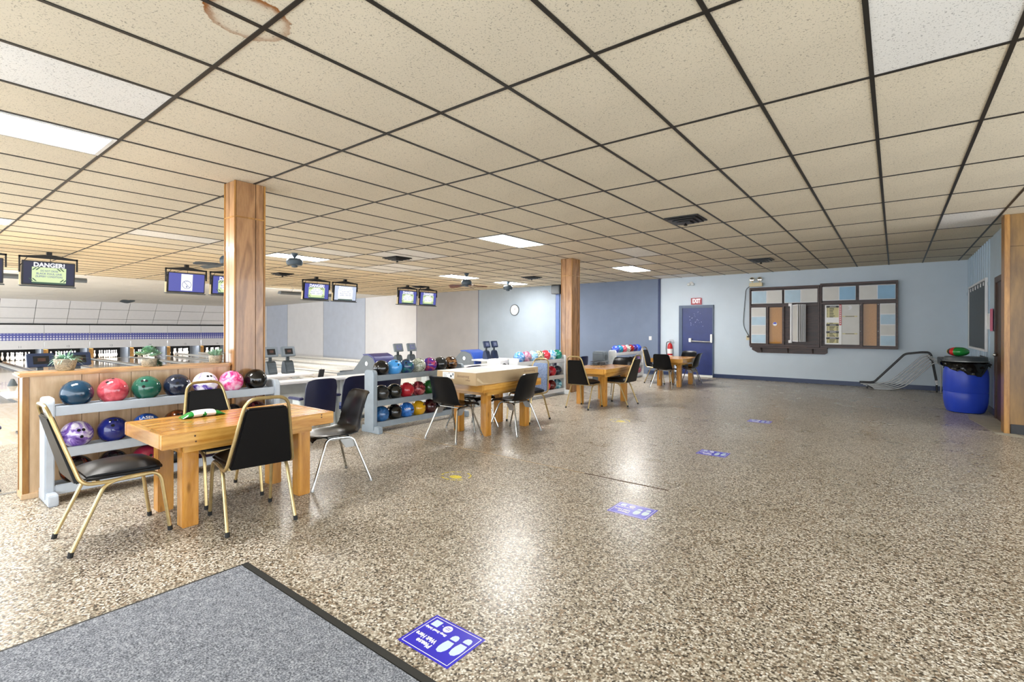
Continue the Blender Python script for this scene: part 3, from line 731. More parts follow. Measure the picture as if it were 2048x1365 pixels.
def bq(x, y, rz, lb): return dup(BQ, (x, y, 0), rz, lb)
bq(-3.63, 1.64, PI/2-.15, 'brass banquet chair with its black back to us in front of the nearest table')
bq(-4.31, 1.71, -PI/2, 'brass banquet chair on the far side of the nearest table, behind the wipes packet')
bq(-4.24, 7.50, 0, 'brass banquet chair with its black back to us beside the farther column')
bq(-3.92, 8.22, PI/2, 'brass banquet chair side-on at the right of the table by the farther column')
bq(-4.72, 12.05, -PI/2, 'brass banquet chair mostly hidden on the far left side of the exit door table')
banquet((-4.30, 5.93), PI, 'brass banquet chair with a blue flecked back at the far end of the boxed table', 'blue_fab')
# ------------------------------------------------------------------ moulded shell chairs (front towards local +Y)
def shell(loc, rz, lb, mat='shell'):
    t = thing('shell_chair', (*loc, 0), lb, 'chair', rz)
    prof = [(.235, .405), (.228, .425), (.20, .437), (.10, .432), (0, .424), (-.09, .420), (-.155, .432), (-.195, .475), (-.217, .545), (-.237, .62), (-.258, .70), (-.275, .762), (-.290, .785), (-.303, .785)]
    wid = [.185, .2, .205, .215, .22, .222, .225, .222, .212, .205, .198, .188, .175, .165]
    lift = [0, 0, .008, .018, .026, .032, .03, .02, .0, 0, 0, 0, 0, 0]; wrap = [0, 0, 0, 0, 0, 0, .012, .03, .045, .045, .038, .028, .02, .015]
    N = 10; top = []
    pr_ = []
    for (y, z), w_, l_, f_ in zip(prof, wid, lift, wrap):
        for k in range(N+1):
            u = k/N*2-1; q = abs(u)**2.6; top.append(Vector((u*w_, y+f_*q, z+l_*q-(.012 if abs(u) > .99 else 0))))
    R_ = len(prof); vs = list(top); th = .009
    for i in range(R_):
        for k in range(N+1):
            a = top[min(i+1, R_-1)*(N+1)+k]-top[max(i-1, 0)*(N+1)+k]; b = top[i*(N+1)+min(k+1, N)]-top[i*(N+1)+max(k-1, 0)]
            n = a.cross(b).normalized(); vs.append(top[i*(N+1)+k]+(n if n.z < 0 or n.y < -.3 else -n)*th)
    fs = []; o2 = R_*(N+1)
    for i in range(R_-1):
        for k in range(N):
            a = i*(N+1)+k; fs.append((a, a+1, a+N+2, a+N+1)); fs.append((o2+a, o2+a+N+1, o2+a+N+2, o2+a+1))
    for k in range(N): fs.append((k, k+o2, k+1+o2, k+1)); a = (R_-1)*(N+1)+k; fs.append((a, a+1, a+1+o2, a+o2))
    for i in range(R_-1):
        a = i*(N+1); fs.append((a, a+N+1, a+N+1+o2, a+o2)); a += N; fs.append((a, a+o2, a+N+1+o2, a+N+1))
    MB().add(vs, fs).build('seat_shell', mat, t)
    r = .0105
    for s in (-1, 1):
        f = MB().tube(rnd([(s*.235, .25, .012), (s*.165, .10, .405), (s*.165, -.02, .402)], .05, 6), r, 8).build('leg', 'chrome', t)
        MB().cyl((s*.236, .251, 0), (s*.232, .243, .022), .0135, 8).build('foot_cap', 'galv', f)
        g = MB().tube(rnd([(s*.262, -.255, .012), (s*.165, -.13, .395), (s*.165, -.02, .402)], .05, 6), r, 8).build('leg', 'chrome', t)
        MB().cyl((s*.263, -.256, 0), (s*.258, -.25, .022), .0135, 8).build('foot_cap', 'galv', g)
        MB().prism([(-.13, .388), (-.01, .388), (-.06, .31), (-.155, .31)], s*.172-.005, s*.172+.005, 'X').build('stack_bracket', 'galv', t, .002)
    for y in (.085, -.10): MB().cyl((-.165, y, .400), (.165, y, .400), .009, 8).build('cross_bar', 'chrome', t)
    return t
SH = shell((-3.985, 2.49), PI-.18, 'black moulded shell chair at the far end of the nearest table')
def sh(x, y, rz, lb): return dup(SH, (x, y, 0), rz, lb)
sh(-4.31, 4.40, 0, 'black shell chair with its back to us in front of the long cardboard box')
sh(-3.975, 5.16, PI/2, 'black shell chair on the near right side of the boxed table')
sh(-4.575, 5.02, -PI/2, 'black shell chair on the far left side of the boxed table, mostly hidden')
sh(-4.36, 9.02, PI, 'shiny black shell chair behind the table by the farther column')
sh(-4.25, 11.32, 0, 'black shell chair with its back to us at the exit door table')
sh(-3.96, 12.10, PI/2, 'black shell chair side-on at the right of the exit door table')
sh(-4.30, 12.95, PI, 'shiny black shell chair in front of the navy exit door')
# ------------------------------------------------------------------ things on the tables
t = thing('wipes_packet', (-4.28, 1.56, .665), 'green and white wipes packet lying on the nearest table', 'wipes', 0)
n = 8; vs = []; fs = []
mb = MB(); prof = []
for i in range(13):
    q = i/12*2-1; hgt = .042*(1-abs(q)**3)+.008; wd = .05+.006*math.cos(q*9)
    for k in range(10):
        a = 2*math.pi*k/10; mb.v.append((math.cos(a)*wd, q*.15, hgt*.5+.001+math.sin(a)*hgt*.5+(.004*math.sin(q*20+k) if abs(q) > .5 else 0)*(math.sin(a) > 0)))
for i in range(12):
    for k in range(10): mb.f.append((i*10+k, i*10+(k+1) % 10, (i+1)*10+(k+1) % 10, (i+1)*10+k))
mb.f += [tuple(range(10))[::-1], tuple(range(120, 130))]
mb.build('wrapper', 'green', t)
mb = MB(); 
for i in range(7):
    q = (i/6*2-1)*.52; hgt = .0425*(1-abs(q)**3)+.010
    for k in range(10):
        a = 2*math.pi*k/10; mb.v.append((math.cos(a)*.0535, q*.15, hgt*.5+.001+math.sin(a)*hgt*.5))
for i in range(6):
    for k in range(10): mb.f.append((i*10+k, i*10+(k+1) % 10, (i+1)*10+(k+1) % 10, (i+1)*10+k))
mb.build('label_band', 'white', t)
t = thing('cardboard_box', (-4.315, 5.07, .665), 'long flat cardboard box with a white top lying on a pine table', 'box', .01)
hx, hy, hz = .335, .66, .155
box('carton', 'card', (-hx, hx, -hy, hy, 0, hz), t, .004)
box('lid', 'card_top', (-hx+.002, hx-.002, -hy+.002, hy-.002, hz, hz+.0025), t)
fr_ = frame((.12, -hy-.001, .105), (1, 0, 0), (0, 0, 1)); text('lettering', 'Armstrong', .05, 'ink', fr_, t, width=.20)
text('lettering', 'ceilings', .026, 'ink', frame((.20, -hy-.001, .062), (1, 0, 0), (0, 0, 1)), t)
text('lettering', 'Armstrong', .045, 'ink', frame((hx+.001, .45, .115), (0, 1, 0), (0, 0, 1)), t, width=.26)
lbl = box('label_sheet', 'white', (-.23, -.03, -hy-.0015, -hy+.001, .065, .145), t, smooth=False)
mb = MB()
for k in range(7): mb.box(-.215, -.215+random.uniform(.04, .09), -hy-.0025, -hy, .075+k*.009, .0775+k*.009)
mb.box(-.10, -.07, -hy-.0025, -hy, .085, .11).box(-.06, -.042, -hy-.0025, -hy, .105, .135).box(-.13, -.10, -hy-.0025, -hy, .13, .137).build('label_print', 'dkgrey', lbl, smooth=False)
MB().add([(hx+.002, -hy+.02, .10), (hx+.012, -hy+.12, .03), (hx+.010, -hy+.30, .012), (hx+.008, .3, .03), (hx+.002, .62, .05), (hx+.002, .62, .045), (hx+.008, .3, .022), (hx+.006, -hy+.30, .004), (hx+.008, -hy+.10, .018), (hx+.001, -hy+.01, .07)], [(0, 1, 8, 9), (1, 2, 7, 8), (2, 3, 6, 7), (3, 4, 5, 6)]).build('loose_tape', 'tape', t)
mb = MB()
for (a, b, c, d) in ((-.12, .22, -.05, -.035), (.0, .25, .10, .11), (-.2, .1, -.30, -.29)): mb.box(a, b, c, d, hz+.002, hz+.0032)
mb.build('top_print', 'greyl', t, smooth=False)
# wire basket on the table by the farther column
t = thing('wire_basket', (-4.50, 8.55, .665), 'black wire mesh basket on the table by the farther column', 'basket', .1)
mb = MB()
for z in (.004, .035, .07): mb.tube([(-.12, -.17, z), (.12, -.17, z), (.12, .17, z), (-.12, .17, z), (-.12, -.17, z)], .0025 if z < .07 else .004, 5)
for k in range(9):
    y = -.17+k*.0425; mb.cyl((-.12, y, 0), (-.12, y, .07), .0015, 4).cyl((.12, y, 0), (.12, y, .07), .0015, 4).cyl((-.12, y, .004), (.12, y, .004), .0015, 4)
for k in range(7):
    x = -.12+k*.04; mb.cyl((x, -.17, 0), (x, -.17, .07), .0015, 4).cyl((x, .17, 0), (x, .17, .07), .0015, 4)
mb.build('wires', 'black', t)
for k, (x, y, c) in enumerate(((-.04, -.05, 'dkgrey'), (.04, .07, 'black'))):
    o = MB().box(-.05, .05, -.06, .06, .0, .045).build('notepad', c, None, .006); o.location = (-4.50+x, 8.55+y, .672); o.rotation_euler = (0, 0, .4*k)
    tag(o, ['dark grey block lying in the wire basket', 'black block lying in the wire basket'][k], 'pad')
# ------------------------------------------------------------------ entrance mat and floor decals
t = thing('entrance_mat', (-1.9, .5, 0), 'large grey carpet mat with black rubber edge in the foreground', 'mat')
box('carpet_pile', 'mat', (-1.028, 1.0, -.85, .77, 0, .009), t, .003)
box('rubber_edge', 'rubber', (-1.045, 1.0, .771, .812, 0, .007), t, .003); box('rubber_edge', 'rubber', (-1.045, -1.029, -.85, .770, 0, .007), t, .002)
def foot(mb, x, y, s):
    a = [(-.020, .0), (-.025, .028), (-.024, .052), (-.015, .074), (0, .081), (.015, .074), (.022, .052), (.022, .028), (.017, .0)]
    mb.prism([(x+p*s, y+q) for p, q in a], .0012, .0016, 'Z')
    b = [(-.018, -.012), (.018, -.012), (.019, -.028), (.013, -.042), (0, -.047), (-.013, -.042), (-.019, -.028)]
    mb.prism([(x+p, y+q) for p, q in b], .0012, .0016, 'Z')
def decal(x, y, lb, full):
    t = thing('floor_decal', (x, y, 0), lb, 'floor sticker', PI)
    box('backing', 'sticker', (-.152, .152, -.117, .117, .0002, .001), t, smooth=False)
    mb = MB()
    for q in ((-.14, .14, .103, .106), (-.14, .14, -.106, -.103), (-.14, -.137, -.106, .106), (.137, .14, -.106, .106)): mb.box(*q, .001, .0014)
    mb.build('border_line', 'white', t, smooth=False)
    m2 = MB(); foot(m2, -.103, -.030, 1); foot(m2, -.043, -.013, 1); m2.build('footprints', 'decal_w', t, smooth=False)
    T = lambda px, py: Matrix.Translation((px, py, .0016))
    text('lettering', 'Please', .036, 'white', T(.045, .065), t, bold=.0009); text('lettering', 'Wait Here', .036, 'white', T(.066, .030), t, width=.125, bold=.0009)
    text('lettering', 'Shop Small Safely', .019, 'white', T(.066, -.028), t, width=.13, bold=.0006)
    c = MB().lathe([(.023, .001), (.023, .0015)], 24, Matrix.Translation((.030, -.068, 0))).build('badge', 'white', t, smooth=False)
    text('badge_lettering', 'SHOP\nSMALL', .010, 'sticker', T(.030, -.070), c, depth=.0003)
    box('card_mark', 'decal_w', (.080, .122, -.090, -.048, .001, .0015), t, smooth=False); box('dot_mark', 'white', (.062, .067, -.074, -.069, .001, .0015), t, smooth=False)
for x, y, lb in ((-1.555, 1.507, 'blue footprint floor sticker nearest the camera, beside the mat'), (-1.545, 3.46, 'second blue footprint floor sticker from the camera, in the bright floor reflection'),
                 (-1.565, 5.60, 'third blue footprint floor sticker from the camera'), (-1.57, 7.98, 'farthest blue footprint floor sticker, below the notice boards')): decal(x, y, lb, True)
for x, y, lb in ((-3.19, 3.27, 'worn yellow floor mark in front of the boxed table'), (-3.21, 6.74, 'worn yellow floor mark between the boxed table and the column table')):
    t = thing('floor_mark', (x, y, 0), lb, 'floor mark', .1); mb = MB()
    for k in range(14):
        a = k*6.283/14; 
        if k % 5 == 3: continue
        mb.prism([(math.cos(a)*.15, math.sin(a)*.13), (math.cos(a+.36)*.15, math.sin(a+.36)*.13), (math.cos(a+.34)*.134, math.sin(a+.34)*.115), (math.cos(a+.03)*.134, math.sin(a+.03)*.115)], .0002, .001, 'Z')
    mb.build('ring', 'yellow', t, smooth=False)['kind'] = 'stuff'
    MB().lathe([(.055, .0002), (.055, .001)], 18, Matrix.Translation((.02, -.03, 0)) @ Matrix.Diagonal((1.15, .8, 1, 1))).build('spot', 'yellow', t, smooth=False)
# ------------------------------------------------------------------ hanging score screens
def screen(yc, lb, kind):
    X = -13.46
    t = thing('score_screen', (X, yc, CEIL), lb, 'screen')
    zt, zb = -.10, -.67
    mb = MB().box(-.02, .02, -.44, .44, zt-.035, zt).box(-.02, .02, -.44, -.415, zt-.33, zt).box(-.02, .02, .415, .44, zt-.26, zt)
    mb.prism([(-.42, zt-.005), (.42, zt-.005), (.06, zt+.04), (-.06, zt+.04)], -.025, .025, 'X').box(-.04, .04, -.04, .04, zt+.03, -.002).build('bracket', 'black', t, smooth=False)
    mb2 = MB(); mb2.cyl((.0, .02, zt), (.02, .02, zt-.14), .005, 5).tube(rnd([(0, -.30, zt), (0, -.42, zt-.2), (.02, -.44, zt-.30)], .08), .006, 5); mb2.build('cable', 'black', t)
    T = Matrix.Translation((0, 0, -.415)) @ Matrix.Rotation(math.radians(6), 4, 'Y')
    MB().box(-.08, .02, -.395, .395, -.255, .225, T).build('housing', 'black', t, .006, smooth=False)
    MB().box(-.10, .05, -.43, .41, -.285, -.264, T).build('tray', 'dkgrey', t, .004, smooth=False); MB().box(-.06, .0, -.43, -.405, -.262, .10, T).build('tray_arm', 'beige', t, .004, smooth=False)
    P = lambda y, z, e: T @ Vector((.0205+e, y, z))
    def quad(nm, y0, y1, z0, z1, e, mat, par): return MB().add([P(y0, z0, e), P(y1, z0, e), P(y1, z1, e), P(y0, z1, e)], [(0, 1, 2, 3)]).build(nm, mat, par, smooth=False)
    bg = {'dark': 's_dark', 'blue': 's_blue', 'pale': 's_pale', 'nosmoke': 's_blue', 'off': 's_dark'}[kind]
    s = quad('display', -.375, .375, -.225, .205, 0, bg, t)
    R = lambda y, z, e: T @ frame((.0205+e, y, z), (0, 1, 0), (0, 0, 1))
    if kind in ('dark', 'blue', 'pale'):
        quad('notice_panel', -.255, .255, -.195, .105, .001, 's_yel' if kind == 'dark' else 's_white' if kind == 'pale' else 's_yel', s)
        mb = MB()
        for k, y in enumerate((-.255, .155)):
            for q in (0, 1):
                for z0 in ((.045, -.175) if q == 0 else (.045, -.175)):
                    sl = .05 if (k == 0) else -.05
                    if z0 < 0: sl = -sl
                    mb.add([P(y+q*.05, z0, .002), P(y+q*.05+.025, z0, .002), P(y+q*.05+.025+sl, z0+.055, .002), P(y+q*.05+sl, z0+.055, .002)], [(0, 1, 2, 3)])
        mb.build('stripes', 's_grn' if kind != 'pale' else 's_pale', s, smooth=False)
        pl = [(-.21, -.06), (-.19, .0), (-.09, .075), (.09, .075), (.19, .0), (.21, -.06), (.15, -.12), (-.15, -.12)]
        MB().add([P(a, b, .003) for a, b in pl], [tuple(range(8))]).build('notice_plate', 's_white' if kind != 'dark' else 's_yel', s, smooth=False)
        text('lettering', 'DANGER!', .115, 's_white', R(0, .150, .004), s, width=.46, bold=.004, depth=.0002)
        for tx, z, wd in (('DO NOT CROSS', .035, .26), ('BLACK FOUL LINE', -.022, .38), ('(SLIPPERY CONDITION)', -.078, .40)): text('lettering', tx, .05, 's_txt', R(0, z, .0045), s, width=wd, bold=.001, depth=.0002)
        quad('footer', -.25, .25, -.222, -.190, .004, 's_grn', s)
    elif kind == 'nosmoke':
        quad('notice_panel', -.12, .12, -.20, .19, .001, 's_white', s)
        mb = MB()
        for k in range(28):
            a, b = k*6.2832/28, (k+1)*6.2832/28
            mb.add([P(math.cos(a)*.10, -.06+math.sin(a)*.10, .002), P(math.cos(b)*.10, -.06+math.sin(b)*.10, .002), P(math.cos(b)*.088, -.06+math.sin(b)*.088, .002), P(math.cos(a)*.088, -.06+math.sin(a)*.088, .002)], [(0, 1, 2, 3)])
        mb.add([P(-.07, .008, .002), P(-.06, .015, .002), P(.07, -.128, .002), P(.06, -.135, .002)], [(0, 1, 2, 3)])
        mb.add([P(-.012, -.13, .003), P(.012, -.13, .003), P(.012, -.085, .003), P(-.012, -.085, .003)], [(0, 1, 2, 3)]).build('ban_symbol', 's_txt', s, smooth=False)
        text('lettering', 'OPEN', .045, 's_txt', R(0, .01, .004), s, width=.09, depth=.0002)
for yc, lb, kd in ((1.07, 'hanging screen cut off by the left frame edge, dark blue', 'off'), (2.11, 'hanging dark blue screen with a big danger notice, left of the no-symbol screen', 'dark'), (4.55, 'hanging blue screen showing a white page with a crossed circle', 'nosmoke'),
                   (5.50, 'hanging screen half hidden by the nearer wooden column', 'blue'), (7.92, 'hanging violet-blue danger screen, first to the right of the nearer column', 'blue'), (8.88, 'washed-out pale danger screen, second to the right of the nearer column', 'pale'),
                   (11.36, 'left one of the farthest pair of hanging danger screens', 'blue'), (12.31, 'right one of the farthest pair of hanging danger screens, nearest the wall clock', 'blue')): screen(yc, lb, kd)
# ------------------------------------------------------------------ lanes, masks, pins
WHERE = {10: 'outermost at the left frame edge', 11: 'just left of the spiky-leaved bowl', 12: 'right behind the spiky-leaved bowl', 13: 'between the first and second planters', 14: 'behind the rosette planter',
         15: 'between the rosette and aloe planters', 16: 'hidden mostly by the nearer column'}
for n in range(10, 17):
    y = 4.05+1.70*(n-11)
    t = thing('bowling_lane', (-23.5, y, LOW), 'pale maple bowling lane with grey gutters, its pins '+WHERE[n], 'lane')
    box('lane_bed', 'lane', (-9.0, 9.1, -.53, .53, -.10, .0), t, smooth=False)
    for s in (-1, 1):
        MB().prism([(s*.535, -.10), (s*.535, -.02), (s*.57, -.065), (s*.65, -.085), (s*.73, -.065), (s*.765, -.02), (s*.765, -.10)], -9.0, 9.1, 'X').build('gutter', 'gutter', t)
    box('capping', 'cap', (-9.0, 9.1, .77, .93, -.10, .02), t, .01)
    if n >= 15:
        for s in (-1, 1):
            mb = MB().box(-8.5, 8.8, s*.60-.02, s*.60+.02, .07, .17)
            for k in range(9): mb.box(-8.3+k*2.1, -8.24+k*2.1, s*.60-.015, s*.60+.015, -.05, .08)
            mb.build('bumper_rail', 'cap', t, .006)
    # arrows
    mb = MB()
    for k in range(-3, 4): mb.prism([(4.6-abs(k)*.25, k*.14-.02), (4.6-abs(k)*.25, k*.14+.02), (4.3-abs(k)*.25, k*.14)], .0002, .001, 'Z')
    mb.build('aiming_arrow', 'brown', t, smooth=False)
pr = [(.026, 0), (.029, .01), (.050, .075), (.0605, .114), (.058, .15), (.040, .20), (.025, .245), (.0228, .26), (.026, .30), (.0323, .335), (.031, .36), (.022, .377), (.008, .381)]
PM = MB().lathe(pr, 14).build('pin_proto', 'pin').data; bpy.data.objects.remove(bpy.data.objects['pin_proto'])
for n in range(10, 17):
    y = 4.05+1.70*(n-11)
    for r_ in range(4):
        for k in range(r_+1):
            o = bpy.data.objects.new('bowling_pin', PM); C.objects.link(o); o.location = (-32.5-.264*r_+.5-.5, y+(k-r_/2)*.305, LOW)
            tag(o, ('white head pin' if r_ == 0 else 'white bowling pin, %s from left of the %s row' % (('first', 'second', 'third', 'fourth')[k], ('', 'second', 'third', 'back')[r_]))+', '+WHERE[n], 'bowling pin', 'pins at the end of lane %d' % n)
    t = thing('pin_mask', (-32.35, y+.0, 0), 'white blue-dotted masking unit above the pins '+WHERE[n], 'mask')
    g = .012
    box('upper_panel', 'mask', (-.04, .0, -.85+g/2, .85-g/2, 1.095, 1.49), t, .004); box('upper_groove', 'greyl', (.0, .002, -.84, .84, 1.30, 1.306), t, smooth=False)
    d = box('dotted_band', 'dots', (-.045, -.004, -.85+g/2, .85-g/2, .75, 1.09), t, .003)
    box('lower_panel', 'mask', (-.04, .0, -.85+g/2, .85-g/2, .33, .745), t, .004)
    text('number', str(n), .14, 'grey', frame((.0012, .02, .44), (0, 1, 0), (0, 0, 1)), t)
    k_ = thing('kickback', (-32.8, y+.85, LOW), 'grey and orange-wood divider right of the pins '+WHERE[n], 'divider')
    box('side_plate', 'kick', (-1.0, .42, -.10, -.02, -.3, .56), k_); box('wood_cheek', 'kickwood', (-.9, .40, -.018, .16, -.3, .50), k_, .01)
pl = bpy.data.lights.new('pit_lamp', 'AREA'); pl.shape = 'RECTANGLE'; pl.size = .15; pl.size_y = 12; pl.energy = 60      # the lamps behind the masks that light the pins
plo = bpy.data.objects.new('pit_lamp', pl); C.objects.link(plo); plo.location = (-32.47, 8.3, .62); plo.rotation_euler = (0, -.35, 0)
pit = struct(box('wall_left', 'pit', (-34.4, -34.2, -3, YB, -.6, 1.6)))
struct(box('wall_left', 'pit', (-34.2, -32.42, -3, YB, 1.50, 1.56)))
# ------------------------------------------------------------------ score consoles
def console(y, lb, dark=False, lit=False, x=-10.1):
    t = thing('score_console', (x, y, .41), lb, 'console', .12)
    a = 'navyb' if dark else 'grey'
    MB().prism([(-.09, 0), (.11, 0), (.10, .04), (.04, .25), (-.01, .275), (-.06, .25), (-.09, .12)], -.10, .10, 'Y').build('base', 'dkgrey' if not dark else a, t, .01)
    mb = MB()
    for k in range(7): q = k/7; mb.box(.098-.052*q, .106-.052*q, -.085, .085, .055+.185*q, .066+.185*q)
    mb.build('rib', a, t, .002)
    MB().box(-.03, .0, -.035, .035, .25, .36).build('neck', 'dkgrey', t, .004)
    T = Matrix.Translation((0, 0, .455)) @ Matrix.Rotation(math.radians(-14), 4, 'Y')
    MB().box(-.03, .03, -.155, .155, -.105, .105, T).build('monitor', a, t, .01)
    d = MB().box(.0295, .0315, -.09, .09, -.06, .06, T).build('display', 'console_scr2' if lit else 'console_scr', t, smooth=False)
    MB().box(.0310, .0318, -.04, .05, -.02, .03, T).build('picture', 'grey' if lit else 'brown', d, smooth=False)
for y, lb, dk, lt in ((1.49, 'navy score console behind the near end of the partition', True, False), (1.92, 'navy score console behind the bowl of spiky leaves', True, False), (4.93, 'grey score console half hidden by the nearer column', False, False), (5.30, 'grey ribbed score console just right of the nearer column', False, False),
                  (8.22, 'left grey console of the pair behind the second ball rack', False, True), (8.66, 'right grey console of the pair behind the second ball rack', False, True), (11.70, 'left dark console of the pair left of the clock wall rack', True, True), (12.08, 'right dark console of the pair left of the clock wall rack', True, True)): console(y, lb, dk, lt)
for y, lb in ((1.7, 'white console table behind the partition'), (5.0, 'white console table just right of the nearer column'), (8.44, 'white console table behind the second ball rack'), (11.89, 'white console table left of the rack of light balls')):
    t = thing('console_table', (-10.0, y, LOW), lb, 'table')
    box('tabletop', 'mask', (-.35, .35, -.62, .62, .57, .61), t, .01)
    for s in (-1, 1): box('leg', 'greyl', (-.10, .10, s*.42-.03, s*.42+.03, 0, .57), t, .006); box('leg_foot', 'black', (-.25, .25, s*.42-.035, s*.42+.035, 0, .03), t, .006)
# counters in front of the lanes
for k, (y0, y1, lb) in enumerate(((2.95, 5.45, 'white-topped grey counter behind the navy seats, right of the nearer column'), (6.6, 8.9, 'white-topped grey counter behind the boxed table'), (10.0, 12.2, 'white-topped grey counter left of the farther column'))):
    t = thing('counter', (-7.35, (y0+y1)/2, LOW), lb, 'counter'); L = (y1-y0)/2
    box('worktop', 'mask', (-.16, .16, -L, L, .71, .75), t, .008)
    m_ = 4
    for q in range(m_+1):
        yy = -L+.05+q*(2*L-.1)/m_; MB().prism([(-.10, 0), (.10, 0), (.07, .71), (-.07, .71)], yy-.03, yy+.03, 'Y').build('leg', 'greyl', t, .004)
    for q in range(m_): a = -L+.09+q*(2*L-.1)/m_; box('panel', 'greyl', (-.01, .01, a, a+(2*L-.1)/m_-.08, .08, .69), t, .004)
    box('kick_bar', 'dkgrey', (-.06, .06, -L+.05, L-.05, .0, .05), t, .004)
# navy spectator seats (their backs towards the concourse)
def seat():
    t = thing('spectator_seat', (0, 0, LOW), 'x', 'seat')
    T = Matrix.Rotation(.12, 4, 'Y')
    bk = MB(); n = 8; vs = []; fs = []
    for k in range(2):
        for i in range(n+1):
            for j in range(n+1):
                u, v = i/n*2-1, j/n; wd = .235*(1-.12*max(0, v-.75)/.25*abs(u)**2); zz = v*.50
                cu = .035*(1-u*u)
                vs.append((.20+cu+v*.07+(.022 if k else 0), u*wd, .36+zz-(.03*abs(u)**4 if v > .9 else 0)))
    def id(k, i, j): return k*(n+1)**2+i*(n+1)+j
    for i in range(n):
        for j in range(n): fs += [(id(1, i, j), id(1, i+1, j), id(1, i+1, j+1), id(1, i, j+1)), (id(0, i, j), id(0, i, j+1), id(0, i+1, j+1), id(0, i+1, j))]
        for a, b in ((id(0, i, 0), id(0, i+1, 0)), (id(0, i, n), id(0, i+1, n)), (id(0, 0, i), id(0, 0, i+1)), (id(0, n, i), id(0, n, i+1))): fs.append((a, b, b+(n+1)**2, a+(n+1)**2))
    MB().add(vs, fs).build('backrest', 'navy', t)
    box('seat_pan', 'bluep', (-.22, .20, -.215, .215, .37, .42), t, .02)
    for s in (-1, 1):
        b = MB().prism([(.10, .0), (.20, .0), (.17, .30), (.18, .56), (.12, .56), (.10, .30)], s*.255-.016, s*.255+.016, 'Y').build('side_frame', 'greyl', t, .006)
        box('floor_foot', 'dkgrey', (.0, .28, s*.255-.02, s*.255+.02, 0, .02), b, .004)
        MB().prism([(-.12, .575), (.19, .575), (.215, .595), (.19, .615), (-.10, .61)], s*.255-.03, s*.255+.03, 'Y').build('arm_pad', 'purp', t, .008)
        box('arm_bracket', 'greyl', (-.02, .15, s*.255-.012, s*.255+.012, .50, .575), t, .004)
    return t
ST = seat(); first = True
rows = [(-6.95, .44, 'navy seat with grey frame at the left frame edge beside the partition'), (-6.55, 3.78, 'navy seat back just right of the nearest table, first of its row'), (-6.55, 4.355, 'navy seat back, second of the row, partly behind the second ball rack'), (-6.55, 4.93, 'navy seat back directly behind the end of the second ball rack'),
        (-6.6, 6.95, 'navy seat top peeking over the white cardboard box, leftmost'), (-6.6, 7.525, 'navy seat top behind the white cardboard box, second'), (-6.6, 8.10, 'navy seat top beside the rack of light balls'),
        (-6.6, 10.0, 'navy seat just right of the farther column'), (-6.6, 10.575, 'navy seat second to the right of the farther column'), (-6.6, 11.15, 'navy seat beside the farthest ball rack')]
for x, y, lb in rows:
    if first: ST.location = (x, y, LOW); ST['label'] = lb; ST['group'] = 'navy spectator seats'; first = False
    else: dup(ST, (x, y, LOW), None, lb, 'navy spectator seats')
# ball returns
for y, x, lb in ((4.9, -11.3, 'ball return hood hidden behind the nearer column'), (8.3, -11.2, 'grey ball return with a navy top behind the second ball rack'), (11.75, -10.9, 'grey ball return with a bright blue top behind the boxed table')):
    t = thing('ball_return', (x, y, LOW), lb, 'ball return')
    MB().prism([(-1.3, 0), (.55, 0), (.52, .55), (.38, .78), (.15, .86), (-.05, .84), (-.55, .40), (-1.3, .30)], -.32, .32, 'Y').build('body', 'grey', t, .02)
    MB().prism([(.56, .15), (.565, .56), (.41, .81), (.16, .89), (-.09, .87), (-.05, .83), (.15, .84), (.37, .77), (.51, .55), (.53, .15)], -.33, .33, 'Y').build('hood', 'bluep' if y > 9 else 'hood_navy', t, .012)
    MB().lathe([(.06, -.33), (.06, -.318), (.03, -.316), (.03, -.335)], 16, Matrix.Translation((.10, 0, .62)), 'Y').build('lock_ring', 'chrome', t)
    box('ball_tray', 'dkgrey', (-1.28, -.62, -.26, .26, .30, .36), t, .02)
t = thing('lane_post', (-8.6, 5.13, LOW), 'slim black sloping post standing behind the white counter', 'post')
MB().prism([(-.16, 0), (-.06, 0), (.09, .78), (.0, .78)], -.04, .04, 'Y', Matrix.Rotation(1.2, 4, 'Z')).build('post', 'black', t, .006)
box('post_foot', 'black', (-.15, .12, -.15, .12, 0, .02), t, .004)
t = thing('floor_cone', (-18.6, 2.20, LOW), 'small grey cone with a dark top beyond the partition', 'cone')
MB().lathe([(.10, 0), (.10, .02), (.045, .16), (.04, .17)], 20).build('cone_body', 'dkgrey', t); MB().lathe([(.041, .168), (.035, .185), (.02, .19)], 16).build('dark_top', 'dkgrey', t)
for y, x, lb in ((7.15, -5.9, 'white rounded cabinet end behind the cardboard box'), (11.35, -5.95, 'grey rounded cabinet end beside the farthest ball rack')):
    t = thing('terminal_box', (x, y, LOW), lb, 'cabinet'); c = 'mask' if y < 9 else 'grey'
    MB().prism([(-.14, .0), (.14, .0), (.14, .96), (.11, .99), (-.11, .99), (-.14, .96)], -.16, .16, 'X').build('casing', c, t, .02)
    MB().lathe([(.075, .155), (.075, .166), (.06, .166)], 20, Matrix.Translation((0, 0, .84)), 'X').build('speaker_ring', 'dkgrey', t)
